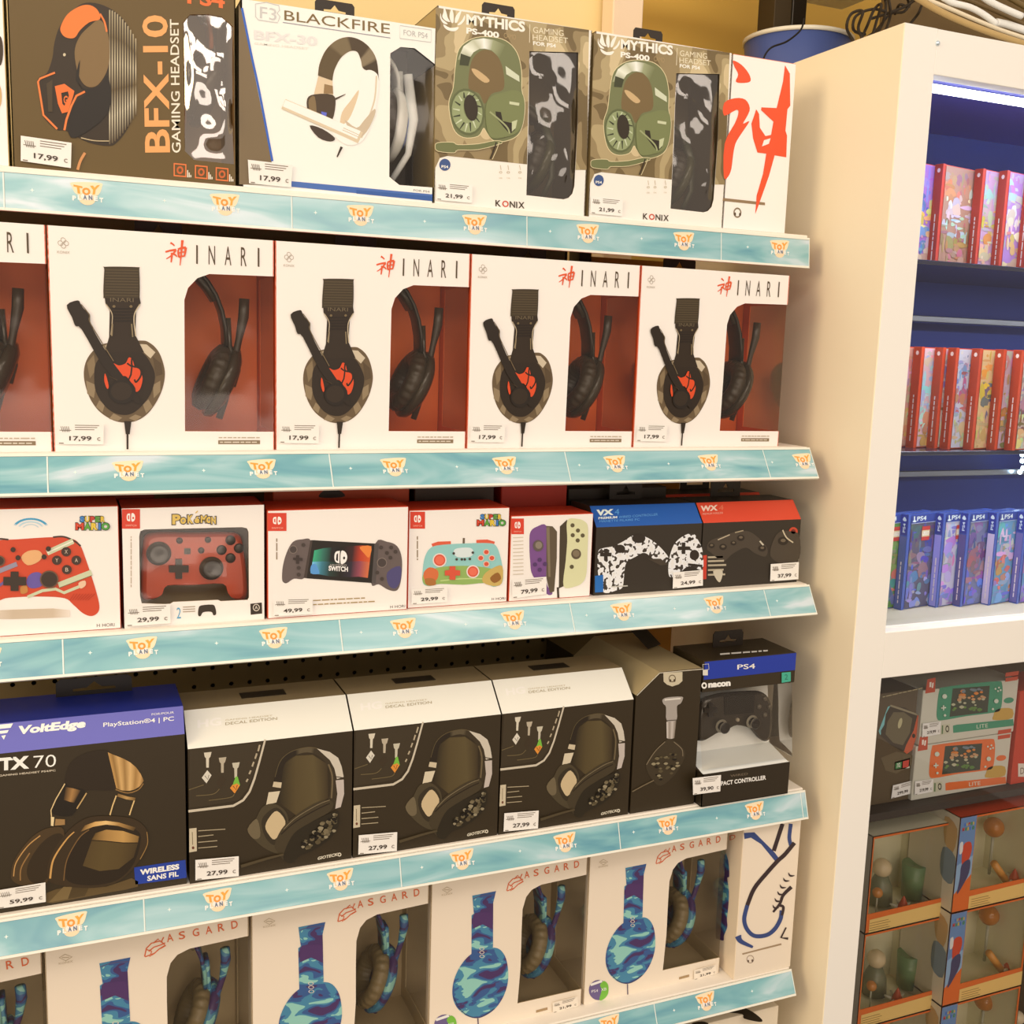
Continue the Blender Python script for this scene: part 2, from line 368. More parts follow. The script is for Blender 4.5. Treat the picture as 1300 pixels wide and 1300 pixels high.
for i, ((yt, zt), (yb, zb)) in enumerate(RAILS):
    zs = RZS[i]
    t = thing('store_shelf', (.25, YB, zs), 'white metal store shelf, %s of five, with a teal printed price rail' % ORD[i], 'shelf')
    m = MB(); m.bbox((XS0, yt + .002, zs - .022), (XS1, YB - .002, zs), WHITE, .0012); part(m, 'board', 'paint', t)
    # rail: tilted channel with raised lips
    dv = Vector((0, yb - yt, zb - zt)); H = dv.length; dn = dv.normalized(); nn = dn.cross(Vector((1, 0, 0))).normalized()
    if nn.y > 0: nn = -nn
    o = Vector((XS0, yt, zt)); prof = [(0, 0), (0, .0022), (.0028, .0022), (.0028, .0008), (H - .0028, .0008), (H - .0028, .0022), (H, .0022), (H, -.0015), (0, -.0015)]
    vs = []
    for X in (XS0, XS1):
        for d, h in prof: vs.append(Vector((X, yt, zt)) + dn * d + nn * h)
    n = len(prof); m = MB(); m.add(vs, [(k, (k + 1) % n, n + (k + 1) % n, n + k) for k in range(n)], P(244, 232, 206)); m.add(vs, [tuple(range(n))[::-1], tuple(range(n, 2 * n))], P(244, 232, 206))
    part(m, 'price_rail', 'plastic', t)
    # printed inserts
    edges = sorted(set([XS0] + [SEAMS[i][0] - .2915, *SEAMS[i], XS1])); edges = [e for e in edges if e <= XS1]
    for j in range(len(edges) - 1):
        a0, a1 = edges[j] + .0006, edges[j + 1] - .0006
        if a1 < -.06 or a1 - a0 < .004: continue
        c = [Vector((X, yt, zt)) + dn * d + nn * .0014 for X, d in ((a0, .0029), (a1, .0029), (a1, H - .0029), (a0, H - .0029))]
        m = MB().add(c, [(0, 3, 2, 1)], WHITE); ins = part(m, 'label_insert', 'insert', t)
        b0 = SEAMS[i][0] + round((a0 - SEAMS[i][0]) / .2915) * .2915
        NA = lambda: FArt(Vector((b0, yt, zt)) + dn * .003 + nn * .0014, (1, 0, 0), dn, .0002)
        hh = (H - .006) * 1000
        for sx in (26, 155):
            if a0 < b0 + sx * .001 < a1: A = NA(); star(A, sx, hh * .45); A.build('star_print', ins)
        for lx in (78, 218):
            if a0 < b0 + lx * .001 < a1 - .012: A = NA(); toy_logo(A, lx, hh * .47); A.build('shop_logo', ins)
        m = MB(); m.add([Vector((a1 + d, yt, zt)) + dn * s_ + nn * .0017 for d, s_ in ((-.0004, .003), (.0008, .003), (.0008, H - .003), (-.0004, H - .003))], [(0, 3, 2, 1)], P(240, 240, 232))
        part(m, 'seam', 'plastic', t)
# ================================================================ cartons
def plate(m, outline, holes, y0, y1, cf, cb, ce):     # card sheet in x/z with cut-outs, from y0 (front) to y1
    loops = [[Vector((x, z, 0)) for x, z in l] for l in [outline] + list(holes)]; allp = [q for l in [outline] + list(holes) for q in l]
    tri = tessellate_polygon(loops)
    def fix(t, up):
        a, b, c = [allp[i] for i in t]; cr = (b[0] - a[0]) * (c[1] - a[1]) - (b[1] - a[1]) * (c[0] - a[0]); return t if (cr > 0) == up else (t[0], t[2], t[1])
    m.add([(x, y0, z) for x, z in allp], [fix(t, True) for t in tri], cf); m.add([(x, y1, z) for x, z in allp], [fix(t, False) for t in tri], cb)
    for l in [outline] + list(holes):
        n = len(l); m.add([(x, y0, z) for x, z in l] + [(x, y1, z) for x, z in l], [(i, (i + 1) % n, n + (i + 1) % n, n + i) for i in range(n)], ce)
def px2xz(crop, pts, Y):
    return [(v.x, v.z) for v in (atY(crop[0] + x / crop[2], crop[1] + y / crop[2], Y) for x, y in pts)]
def carton(name, x0, x1, y0, dep, z0, z1, label, group=None, front=(250, 234, 214), side=None, top=None, inner=(90, 60, 34), win=None, notch=None, sidewin=None, liner=True):
    """win: outline of a window in the front (x,z); notch: window points open to the right edge, from bottom-right up over to top-right; sidewin: (z0, z1, depth)"""
    side = side or front; top = top or side; CF, CS, CT, CI = P(*front), P(*side), P(*top), P(*inner)
    t = thing(name, ((x0 + x1) / 2, y0, z0), label, 'box', group); m = MB(); T = .0012; y1 = y0 + dep
    if not (win or notch):
        m.bbox((x0, y0, z0), (x1, y1, z1), CF, .0009)
        m2 = MB(); 
        for fi, c in enumerate(m.c):
            f = m.f[fi]; n = (m.v[f[1]] - m.v[f[0]]).cross(m.v[f[-1]] - m.v[f[0]]).normalized()
            col = CF if n.y < -.9 else CT if abs(n.z) > .5 else CS if abs(n.x) > .5 or n.y > .5 else CF
            m.c[fi] = [col] * len(f)
    else:
        if notch:
            out = [(x0, z0), (x1, z0)] + notch + [(x1, z1), (x0, z1)]; plate(m, out, [], y0, y0 + T, CF, CI, CI)
            sz0, sz1, sd = sidewin
            for (a, b, c, d) in ((y0, y1, z0, sz0), (y0, y1, sz1, z1), (y0 + sd, y1, sz0, sz1)):
                m.box((x1 - T, a, c), (x1, b, d), CI, dict(r=CS))
        else:
            plate(m, [(x0, z0), (x1, z0), (x1, z1), (x0, z1)], [win], y0, y0 + T, CF, CI, CI); m.box((x1 - T, y0, z0), (x1, y1, z1), CI, dict(r=CS))
        m.box((x0, y0, z0), (x0 + T, y1, z1), CI, dict(l=CS)); m.box((x0, y0 + T, z0), (x1, y1, z0 + T), CI, dict(b=CS))
        m.box((x0, y0 + T, z1 - T), (x1, y1, z1), CI, dict(t=CT)); m.box((x0, y1 - T, z0), (x1, y1, z1), CI, dict(k=CS))
    part(m, 'carton_body', 'print', t); return t
def film(t, x0, x1, z0, z1, y, wrap=None, mat='film', name='window_film'):
    m = MB(); N = 30; rr = random.Random(int(x0 * 1000)); amp = .007 if mat.startswith('crumple') else .0006; ph = [rr.random() * 6.28 for _ in range(6)]
    sm = lambda q: (lambda t: t * t * (3 - 2 * t))(min(1, max(0, min(q, 1 - q) / .24)))
    def push(u, v): return amp * sm(u) * sm(v) * (1 + .35 * math.sin(7 * v + 3 * u + ph[0]) + .22 * math.sin(13 * v - 6 * u + ph[1]) + .12 * math.sin(21 * v + 9 * u + ph[2]))
    vs = [(x0 + (x1 - x0) * i / N, y + .0006 - push(i / N, j / N), z0 + (z1 - z0) * j / N) for j in range(N + 1) for i in range(N + 1)]
    m.add(vs, [(j * (N + 1) + i, j * (N + 1) + i + 1, (j + 1) * (N + 1) + i + 1, (j + 1) * (N + 1) + i) for i in range(N) for j in range(N)], (1, 1, 1), True)
    if wrap: w = MB().add([(x1, y + .0006, z0), (x1, y + wrap, z0), (x1, y + wrap, z1), (x1, y + .0006, z1)], [(0, 1, 2, 3)], (1, 1, 1)); part(w, 'side_film', 'sidefilm', t)
    return part(m, name, mat, t)
def hang_tab(t, cx, zt, y, w=.052, h=.03, col=(42, 30, 18), tilt=0):
    p = [(-w / 2, -.004), (w / 2, -.004), (w / 2, h * .8), (w * .44, h), (-w * .44, h), (-w / 2, h * .8)]
    hole = [(-w * .28, h * .38), (-w * .1, h * .42), (0, h * .75), (w * .1, h * .42), (w * .28, h * .38), (w * .28, h * .24), (-w * .28, h * .24)]
    m = MB(); plate(m, [(cx + a, zt + b) for a, b in p], [[(cx + a, zt + b) for a, b in hole]], y, y + .0012, P(*col), P(*col), P(*col))
    return part(m, 'hang_tab', 'print', t)
def bil(q, u, v):
    (ax, ay), (bx, by), (cx, cy), (dx, dy) = q       # TL TR BR BL
    return ((ax * (1 - u) + bx * u) * (1 - v) + (dx * (1 - u) + cx * u) * v, (ay * (1 - u) + by * u) * (1 - v) + (dy * (1 - u) + cy * u) * v)
def sticker(t, crop, p, q, price, n=NY, col=(248, 234, 214), name='price_sticker', base=.0022, euro=True):
    A = Art(crop, p, n, base); A.poly(col, [bil(q, 0, 0), bil(q, 1, 0), bil(q, 1, 1), bil(q, 0, 1)])
    o = A.build(name, t); B = Art(crop, p, n, base + .0001); g = (128, 112, 92)
    H = math.hypot(q[3][0] - q[0][0], q[3][1] - q[0][1])
    for u0, u1, v in ((.38, .86, .2), (.38, .8, .3), (.38, .9, .1)): B.line(g, H * .035, [bil(q, u0, v), bil(q, u1, v)])
    for i in range(5):
        B.line(g, H * .03, [bil(q, .08 + .04 * i, .16), bil(q, .12 + .035 * i, .42)]); 
    B.line(g, H * .03, [bil(q, .05, .34), bil(q, .3, .34)]); B.line(g, H * .04, [bil(q, .04, .95), bil(q, .14, .95)])
    a, b = bil(q, .26, .86), bil(q, .74, .86); B.text(price, (66, 52, 40), *a, *b, H * .25, .02)
    if euro: a, b = bil(q, .86, .82), bil(q, .93, .82); B.text('c', (120, 104, 86), *a, *b, H * .16)
    B.build('price_print', o); return o

# ---------------------------------------------------------------- headset built inside a box, seen from its front
def headset(x, y, z, hw, ztop, zc, rc, label, group=None, shell=(52, 40, 26), band=(44, 34, 22), pad=(60, 46, 28), mic=None, tilt=.33, mats=('gloss', 'plastic', 'leather'), thick=.024, accent=None, cat='headset', micpath=None, wband=.03):
    """hw: half distance to the outer shells; ztop: top of the band; zc: height of the cup centre; all above z"""
    t = thing('headset', (x, y, z), label, cat, group); O = Vector((x, y, z)); sh, bd, pd = P(*shell), P(*band), P(*pad)
    hi = hw - thick * .55; pts = []
    for i in range(17):
        a = math.pi * i / 16; pts.append(O + Vector((-math.cos(a) * (hi + .004 * math.sin(a)), 0, zc + rc * .9 + math.sin(a) * (ztop - zc - rc * .9))))
    m = MB(); m.tube(pts, .0035, bd, 8, flat=wband / .007, updir=(1, 0, 0)) if False else None
    def ribbon(pp, w, th, col):       # flat band: width along y, thickness in the xz plane
        mb = MB(); k = len(pp); vs = []
        for i, p in enumerate(pp):
            d = (pp[min(i + 1, k - 1)] - pp[max(i - 1, 0)]).normalized(); nn = Vector((d.z, 0, -d.x)); ww = w[i] if isinstance(w, list) else w
            for sy, sn in ((-.5, -.3), (-.4, -.5), (.4, -.5), (.5, -.3), (.5, .3), (.4, .5), (-.4, .5), (-.5, .3)): vs.append(p + Vector((0, sy * ww, 0)) + nn * sn * th)
        fs = [(i * 8 + j, i * 8 + (j + 1) % 8, (i + 1) * 8 + (j + 1) % 8, (i + 1) * 8 + j) for i in range(k - 1) for j in range(8)] + [tuple(range(8))[::-1], tuple((k - 1) * 8 + j for j in range(8))]
        return mb.add(vs, fs, col, True)
    part(ribbon(pts, wband, .005, bd), 'headband', mats[1], t)
    part(ribbon([p + Vector((0, 0, -.006)) * (1 if 3 < i < 13 else .8) for i, p in list(enumerate(pts))[3:14]], wband * .8, .009, pd), 'headband_pad', mats[2], t)
    for s in (-1, 1):
        ca, sa = math.cos(tilt), math.sin(tilt); nrm = Vector((s * ca, 0, -sa)); dn = Vector((-s * sa, 0, -ca))
        c = O + Vector((s * (hw - thick * .8), 0, zc))
        arm = [pts[1 if s < 0 else -2] + Vector((s * .003, 0, .012)), pts[0 if s < 0 else -1] + Vector((s * .004, 0, 0)), c + nrm * (thick * .5) - dn * rc * .45, c + nrm * (thick * .62)]
        part(ribbon(arm, [wband * .8, wband * .7, wband * .9, wband * .7], .006, sh), 'slider_arm', mats[0], t)
        cm = MB(); cm.lathe([(0, thick * .62), (rc * .35, thick * .62), (rc * .75, thick * .5), (rc * .95, thick * .28), (rc, 0), (rc * .96, -thick * .12), (0, -thick * .12)], c, nrm, sh, 28, sx=.92)
        if accent: cm.lathe([(rc * .5, thick * .6), (rc * .56, thick * .6), (rc * .53, thick * .52)], c + nrm * .002, nrm, P(*accent), 28)
        cup = part(cm, 'ear_cup', mats[0], t)
        um = MB(); r2 = rc * .9; t2 = thick * .75
        um.lathe([(rc * .35, -thick * .15), (r2 * .5, -thick * .12 - t2 * .8), (r2 * .72, -thick * .12 - t2), (r2 * .95, -thick * .12 - t2 * .75), (r2, -thick * .12 - t2 * .3), (r2 * .93, -thick * .12)], c, nrm, pd, 96, sx=.95, rip=.022, nrip=22)
        part(um, 'ear_cushion', mats[2], cup)
    if mic:
        mp = [O + Vector(q) for q in micpath]; mm = MB().tube(mp, [.003] * (len(mp) - 2) + [.0046, .0044], P(*mic), 8, flat=1.3); part(mm, 'microphone_boom', mats[1], t)
    return t

# ================================================================ row two: white boxes with a red lined window
K5 = (0, 270, 3.611); Y2 = 1.22; Z2 = RZS[1]; IX = -.0035; IW = .2300; IP = .2314
RED = (214, 66, 22)
def inari_front(t, p, n=NY):
    A = Art(K5, p); A.spl((104, 82, 54), [(480, 600), (430, 630), (395, 680), (384, 740), (395, 805), (420, 865), (460, 915), (520, 952), (575, 962), (630, 952), (680, 918), (720, 862), (745, 805), (756, 740), (745, 680), (722, 630), (685, 596), (640, 586)])
    for q in ([(395, 770), (440, 790), (430, 850), (400, 830)], [(455, 860), (480, 880), (470, 915), (440, 890)], [(735, 770), (700, 790), (705, 850), (735, 820)], [(680, 855), (655, 880), (670, 920), (700, 890)], [(520, 920), (560, 940), (540, 955), (500, 945)], [(620, 925), (590, 942), (620, 955), (650, 935)]): A.poly((146, 122, 88), q)
    A.poly((206, 184, 150), [(640, 602), (672, 604), (712, 640), (690, 668), (652, 634)]); A.poly((182, 158, 122), [(470, 612), (500, 600), (500, 650), (470, 660)])
    A.poly((86, 66, 42), [(700, 660), (738, 690), (745, 740), (715, 750)]); A.poly((134, 110, 76), [(398, 690), (430, 650), (440, 720), (412, 760)])
    A.spl((40, 27, 14), [(485, 640), (440, 690), (432, 750), (440, 820), (480, 885), (530, 920), (590, 925), (640, 895), (690, 830), (710, 750), (690, 690), (650, 640), (560, 600)])
    A.poly((44, 30, 16), [(480, 390), (640, 390), (645, 415), (624, 450), (620, 560), (660, 640), (480, 640), (500, 570), (503, 450), (483, 415)])
    A.spl((62, 48, 28), [(478, 262), (482, 248), (630, 250), (638, 262), (640, 380), (625, 392), (490, 392), (474, 378)])
    for y in range(262, 380, 13): A.line((86, 70, 44), 4, [(482, y), (634, y + 3)])
    A.text('INARI', (110, 92, 64), 505, 408, 612, 410, 18)
    for y in range(440, 500, 14): A.line((28, 18, 8), 4, [(512, y), (612, y)])
    A.line((190, 166, 130), 4, [(486, 420), (512, 460), (514, 500), (508, 560)], True); A.line((200, 176, 140), 5, [(641, 420), (618, 460), (614, 500), (622, 566)], True)
    A.line((140, 118, 84), 7, [(515, 510), (512, 565)]); A.line((140, 118, 84), 6, [(603, 510), (608, 570)])
    A.ell((120, 98, 64), 522, 430, 7, 6); A.ell((120, 98, 64), 600, 430, 7, 6)
    A.spl((224, 74, 30), [(520, 692), (545, 700), (575, 690), (590, 664), (606, 672), (618, 706), (640, 720), (653, 760), (642, 806), (622, 820), (604, 784), (580, 752), (552, 742)])
    A.line((40, 26, 14), 8, [(582, 690), (604, 706), (600, 742), (590, 764)]); A.line((40, 26, 14), 8, [(604, 668), (606, 702), (640, 712), (646, 744), (624, 776), (616, 764)], True)
    A.spl((222, 74, 30), [(480, 738), (488, 752), (498, 796), (490, 806), (478, 772)])
    A.spl((36, 24, 12), [(306, 424), (356, 402), (370, 420), (384, 440), (412, 466), (414, 500), (440, 560), (520, 690), (640, 850), (620, 872), (560, 800), (470, 700), (375, 536), (346, 520), (330, 480)], 3)
    A.line((120, 98, 66), 4, [(372, 420), (410, 470), (416, 510), (520, 680)], True); A.line((66, 48, 28), 3, [(500, 750), (545, 775), (560, 830), (600, 850)], True)
    A.ell((30, 20, 10), 560, 820, 62, 56); A.ell((46, 32, 18), 556, 818, 48, 42)
    A.poly((40, 28, 16), [(568, 955), (602, 955), (594, 1015), (576, 1015)]); A.line((44, 30, 18), 9, [(584, 1010), (584, 1084)])
    A.build('headset_picture', t)
    B = Art(K5, p); dk = (84, 66, 44)
    g = (176, 158, 134)
    for cx, cy in ((277, 140), (303, 140), (290, 126), (290, 152)): B.ell(g, cx, cy, 14, 11, .78, 12, hole=.78)
    B.text('KONIX', g, 262, 186, 320, 189, 12); B.build('corner_logo', t)
    B = Art(K5, p); r_ = (230, 86, 40)
    for w0, w1, q in ((9, 5, [(781, 138), (790, 143), (800, 152)]), (7, 10, [(758, 180), (780, 174), (808, 170)]), (9, 4, [(806, 172), (786, 196), (762, 212)]), (10, 6, [(788, 184), (787, 205), (784, 228)]), (8, 5, [(796, 190), (804, 194), (811, 202)]),
                     (7, 9, [(817, 170), (817, 186), (820, 204)]), (7, 11, [(815, 168), (832, 162), (852, 160)]), (11, 7, [(851, 160), (849, 180), (845, 200)]), (6, 6, [(820, 185), (834, 181), (848, 180)]), (7, 7, [(819, 204), (834, 200), (846, 199)]), (11, 4, [(836, 126), (832, 170), (829, 205), (825, 242)])): B.line(r_, w0 * 1.1, q, True, w2=w1)
    B.build('brush_character', t)
    B = Art(K5, p)
    for ch, x0, x1, y in (('I', 899, 907, 234), ('N', 956, 986, 237), ('A', 1030, 1060, 240), ('R', 1104, 1130, 244), ('I', 1181, 1189, 247)): B.text(ch, dk, x0, y, x1, y + 2, 86, .0)
    B.build('title_lettering', t)
    B = Art(K5, p); B.rect((136, 112, 80), 1000, 1043, 1192, 1061); B.bars((222, 204, 178), 1008, 1052, 1184, 1052, 9); B.bars((190, 170, 140), 1002, 1031, 1190, 1031, 9, 4); B.build('footer_bar', t)
PN2 = Vector((0, Y2, 0))
nt_ = px2xz(K5, [(1251, 1004), (848, 1002), (845, 400), (862, 345), (905, 300), (960, 281), (1253, 292)], Y2)
x1_ = IX + IW; nt_[0] = (x1_, nt_[0][1]); nt_[-1] = (x1_, nt_[-1][1])
inari = carton('headset_box', IX, x1_, Y2, .105, Z2, Z2 + .2315, '', 'white headset boxes on the second shelf', side=(206, 72, 34), top=(214, 84, 48), inner=(244, 104, 34), notch=nt_, sidewin=(nt_[0][1], nt_[-1][1], .085))
inari_front(inari, PN2)
film(inari, nt_[1][0] - .004, x1_ - .0005, nt_[0][1] - .003, nt_[-1][1] + .004, Y2 + .0013, .085)
m = MB(); m.add([(IX + .02, Y2 + .1, Z2 + .002), (IX + .228, Y2 + .1, Z2 + .002), (IX + .228, Y2 + .1, Z2 + .229), (IX + .02, Y2 + .1, Z2 + .229)], [(0, 1, 2, 3)], P(250, 112, 36)); part(m, 'tray_card', 'print', inari)
sticker(inari, K5, PN2, [(262, 963), (476, 966), (474, 1062), (262, 1060)], '17,99')
hang_tab(inari, IX + IW * .51, Z2 + .2315, Y2 + .1, .052, .024, (50, 36, 22))
hs = headset(IX + .108, Y2 + .046, Z2 + .003, .088, .212, .072, .044, '', 'headsets inside the white boxes', shell=(58, 46, 30), mic=(56, 42, 28), micpath=[(.066, -.012, .03), (.072, -.014, .05), (.082, -.016, .09), (.088, -.016, .12), (.093, -.018, .145), (.094, -.018, .165)], tilt=.42)
desc = ['cut off by the left edge', 'first whole one from the left', 'second whole one from the left', 'third whole one from the left', 'nearest the cream side panel']
for i, d in ((1, desc[1]), (0, desc[0]), (2, desc[2]), (3, desc[3]), (4, desc[4])):
    L = 'white windowed box with small red brush character, ' + d; H = 'black headset inside the red lined box, ' + d
    if i == 1: inari['label'] = L; hs['label'] = H; continue
    dx = (i - 1) * IP; copy_tree(inari, inari.location + Vector((dx, 0, 0)), L); copy_tree(hs, hs.location + Vector((dx, 0, 0)), H)

# ================================================================ row one
Z1 = RZS[0]; Y1 = 1.245; PN1 = Vector((0, Y1, 0)); K1 = (0, 0, 3.939); K2 = (300, 0, 3.939); K3 = (540, 0, 3.939); K4 = (740, 20, 3.939)
t = carton('headset_box', -.20, -.0365, Y1, .11, Z1, Z1 + .21, 'white box edge at the far left, beside the brown headset box', 'headset boxes on the top shelf', front=(250, 238, 222), side=(238, 200, 120))
A = Art(K1, PN1); A.ell((60, 44, 26), -2, 255, 18, 75); A.spl((210, 170, 110), [(-60, 400), (0, 430), (6, 520), (-30, 560), (-60, 520)]); A.build('headset_picture', t)
# brown box
BRN = (100, 76, 32)
w_ = px2xz(K1, [(970, 800), (924, 755), (915, 112), (950, 72), (1040, 70), (1112, 84), (1168, 132), (1172, 822)], Y1)
t = carton('headset_box', -.033, .1905, Y1, .11, Z1, Z1 + .25, 'brown headset box with orange lettering running up its front on the top shelf', 'headset boxes on the top shelf', front=BRN, side=(60, 44, 22), inner=(206, 150, 84), win=w_)
xs = [a for a, b in w_]; zs = [b for a, b in w_]
film(t, min(xs) - .003, max(xs) + .002, min(zs) - .003, max(zs) + .003, Y1 + .0013, mat='crumple_bright')
A = Art(K1, PN1)
A.spl((48, 34, 16), [(272, 215), (300, 130), (365, 52), (430, 14), (520, 28), (600, 80), (655, 160), (681, 270), (672, 400), (652, 470), (668, 560), (640, 640), (585, 712), (540, 730), (440, 712), (330, 655), (282, 648), (215, 582), (205, 500), (188, 400), (235, 365), (262, 290)], 4)
for i, x in enumerate(range(548, 682, 13)):
    q = (x - 548) / 134.; yt = 50 + 150 * q ** 1.6; yb = 722 - 150 * q ** 1.4
    A.strip([(176, 156, 118), (120, 98, 60), (196, 176, 138), (110, 88, 52), (206, 188, 152), (90, 70, 40)], [(x - 3, yt + (yb - yt) * k / 5.) for k in range(6)], [(x + 4, yt + (yb - yt) * k / 5.) for k in range(6)])
A.spl((128, 98, 56), [(373, 262), (398, 185), (450, 130), (498, 100), (534, 150), (546, 230), (540, 340), (490, 425), (432, 432), (392, 375)], 4)
A.spl((240, 122, 48), [(304, 132), (338, 72), (400, 32), (450, 27), (488, 52), (500, 96), (448, 112), (402, 150), (372, 190), (330, 188), (306, 164)], 4)
A.line((236, 120, 50), 9, [(500, 70), (522, 110), (534, 160)], True)
A.line((236, 122, 54), 10, [(275, 364), (200, 394), (190, 410), (205, 500), (217, 576), (286, 646)]); A.line((236, 122, 54), 11, [(432, 455), (382, 480), (356, 532), (332, 600), (322, 652)])
A.poly((236, 112, 44), [(274, 432), (322, 420), (372, 456), (366, 482), (340, 560), (310, 568), (290, 520)], [[(306, 466), (340, 458), (345, 480), (322, 530), (312, 520)]]); A.text('G', (236, 112, 44), 318, 520, 338, 520, 40, .03)
A.spl((28, 20, 10), [(400, 300), (380, 400), (430, 445), (500, 430), (540, 380), (545, 560), (380, 690), (340, 640), (372, 520), (430, 470), (395, 420)], 3)
A.poly((70, 54, 30), [(232, 420), (262, 400), (262, 560), (242, 560)]); A.line((196, 170, 126), 5, [(405, 690), (470, 704), (545, 706)], True); A.ell((210, 190, 150), 322, 275, 7, 8)
A.line((210, 140, 80), 14, [(425, 765), (402, 805), (388, 850)], True)
A.build('headset_picture', t)
B = Art(K1, PN1); B.text('BFX-10', (244, 164, 92), 852, 762, 838, 76, 128, .02, up=(-1, .01)); B.build('title_lettering', t)
B = Art(K1, PN1); B.text('GAMING HEADSET', (244, 226, 196), 904, 764, 893, 96, 44, .01, up=(-1, .01)); B.build('subtitle_lettering', t)
B = Art(K1, PN1); B.text('PS4', (236, 110, 48), 936, 18, 1124, 44, 74, .03); B.build('platform_lettering', t)
B = Art(K1, PN1)
for i, (x, y) in enumerate(((868, 815), (974, 825), (1078, 836))):
    B.poly((232, 118, 56), [(x, y), (x + 64, y + 6), (x + 64, y + 72), (x, y + 66)], [[(x + 6, y + 7), (x + 58, y + 12), (x + 58, y + 65), (x + 6, y + 60)]]); B.ell((206, 96, 40), x + 32, y + 36, 17, 20, hole=.5)
    for k in range(3): B.line((244, 226, 196), 5, [(x + 70 + 8 * k, y + 72), (x + 70 + 8 * k, y + 36 + 12 * k)])
B.build('feature_icons', t)
sticker(t, K1, PN1, [(104, 680), (358, 716), (354, 842), (104, 806)], '17,99')
m = headset(.133, Y1 + .05, Z1 + .01, .05, .205, .1, .045, 'black and orange headset behind the crumpled film of the brown box', None, shell=(60, 44, 24), band=(236, 120, 50), mic=(150, 90, 50), micpath=[(.0, -.02, .03), (.005, -.02, .06), (.0, -.02, .1), (-.002, -.02, .13)])

# white and blue box
w_ = px2xz(K2, [(985, 938), (815, 925), (765, 884), (770, 266), (822, 235), (892, 241), (985, 322)], Y1); xr = .4185
w_[0] = (xr, w_[0][1]); w_[-1] = (xr, w_[-1][1])
t = carton('headset_box', .1965, xr, Y1, .11, Z1, Z1 + .1965, 'white headset box with a blue edge line and pale headset picture, top shelf', 'headset boxes on the top shelf', front=(252, 242, 230), side=(110, 92, 66), inner=(70, 62, 52), notch=w_, sidewin=(w_[0][1], w_[-1][1], .08))
film(t, w_[2][0] - .003, xr - .0005, min(b for a, b in w_) - .003, max(b for a, b in w_) + .003, Y1 + .0013)
A = Art(K2, PN1); A.poly((122, 100, 68), [(12, 20), (30, 66), (50, 165), (88, 360), (128, 560), (176, 800), (178, 926), (14, 922)]); A.line((48, 96, 178), 11, [(28, 40), (75, 275), (115, 460), (180, 806)], True); A.poly((70, 106, 166), [(275, 906), (980, 972), (980, 1004), (275, 934)]); A.poly((50, 90, 150), [(600, 950), (980, 982), (980, 1006), (600, 968)]); A.build('blue_trim', t)
B = Art(K2, PN1); B.text('BLACKFIRE', (124, 98, 52), 240, 101, 768, 170, 50, .0); B.line((150, 146, 150), 4, [(232, 112), (770, 190)]); B.build('title_lettering', t)
B = Art(K2, PN1); B.line((206, 198, 186), 5, [(95, 20), (150, 12), (212, 28), (216, 52), (204, 66), (218, 84), (206, 114), (110, 100), (96, 84)], closed=True); B.text('F3', (206, 198, 186), 118, 92, 200, 104, 60); B.build('emblem', t)
B = Art(K2, PN1); B.text('BFX-30', (232, 222, 208), 88, 198, 404, 232, 48, .03); B.text('GAMING HEADSET', (236, 222, 200), 90, 222, 360, 250, 12, .01); B.build('model_lettering', t)
B = Art(K2, PN1); B.line((204, 198, 186), 4, [(818, 128), (975, 150), (973, 212), (818, 192)], closed=True); B.text('FOR PS4', (190, 184, 172), 836, 176, 956, 194, 28); B.text('FOR PS4', (130, 124, 116), 885, 956, 966, 964, 10); B.build('platform_lettering', t)
A = Art(K2, PN1)
A.ringpts((84, 62, 34), [(408, 378), (416, 320), (448, 250), (500, 202), (562, 185), (622, 202), (672, 245), (702, 305), (713, 402)], [(480, 404), (490, 352), (518, 296), (550, 266), (580, 254), (606, 262), (622, 300), (624, 340), (650, 356)]) if False else None
o_ = spline([(408, 378), (416, 320), (448, 250), (500, 202), (562, 185), (622, 202), (672, 245), (702, 305), (713, 402)], False, 4); i_ = spline([(480, 404), (490, 352), (518, 296), (550, 266), (580, 254), (606, 262), (622, 300), (632, 340), (660, 356)], False, 4)
cs = [(92, 72, 40) if k < 10 else (120, 100, 66) if k < 16 else (74, 56, 32) if k < 24 else (136, 116, 84) if k < 28 else (66, 50, 28) for k in range(len(o_))]; A.strip(cs, o_, i_)
A.poly((226, 196, 154), [(410, 380), (480, 404), (484, 482), (440, 470), (388, 472)]); A.poly((150, 116, 72), [(440, 420), (482, 430), (484, 470), (436, 468)])
A.spl((72, 54, 34), [(354, 494), (392, 472), (480, 474), (496, 520), (478, 604), (440, 612), (396, 600), (358, 560)], 3); A.spl((130, 104, 66), [(362, 500), (392, 484), (400, 590), (368, 556)], 3); A.poly((96, 104, 196), [(424, 558), (452, 564), (446, 604), (428, 594)])
A.spl((66, 50, 36), [(366, 628), (430, 645), (492, 690), (470, 708), (410, 688)], 3)
A.spl((250, 240, 224), [(622, 372), (664, 350), (704, 372), (712, 420), (706, 480), (690, 570), (660, 655), (620, 712), (560, 727), (500, 692), (476, 640), (520, 560), (570, 490), (616, 440)], 4)
A.spl((226, 196, 154), [(612, 450), (570, 505), (528, 562), (520, 625), (560, 600), (596, 520)], 3); A.line((222, 200, 166), 8, [(700, 380), (690, 500), (650, 620), (625, 690)], True); A.spl((206, 182, 148), [(540, 600), (600, 640), (640, 600), (690, 545), (690, 580), (650, 660), (600, 690)], 3)
A.line((222, 198, 160), 52, [(235, 520), (430, 605), (620, 690)], w2=60); A.line((250, 240, 222), 36, [(238, 516), (430, 598), (612, 676)], w2=44); A.line((206, 180, 142), 3, [(530, 650), (610, 686)]); A.line((206, 180, 142), 3, [(534, 640), (614, 676)])
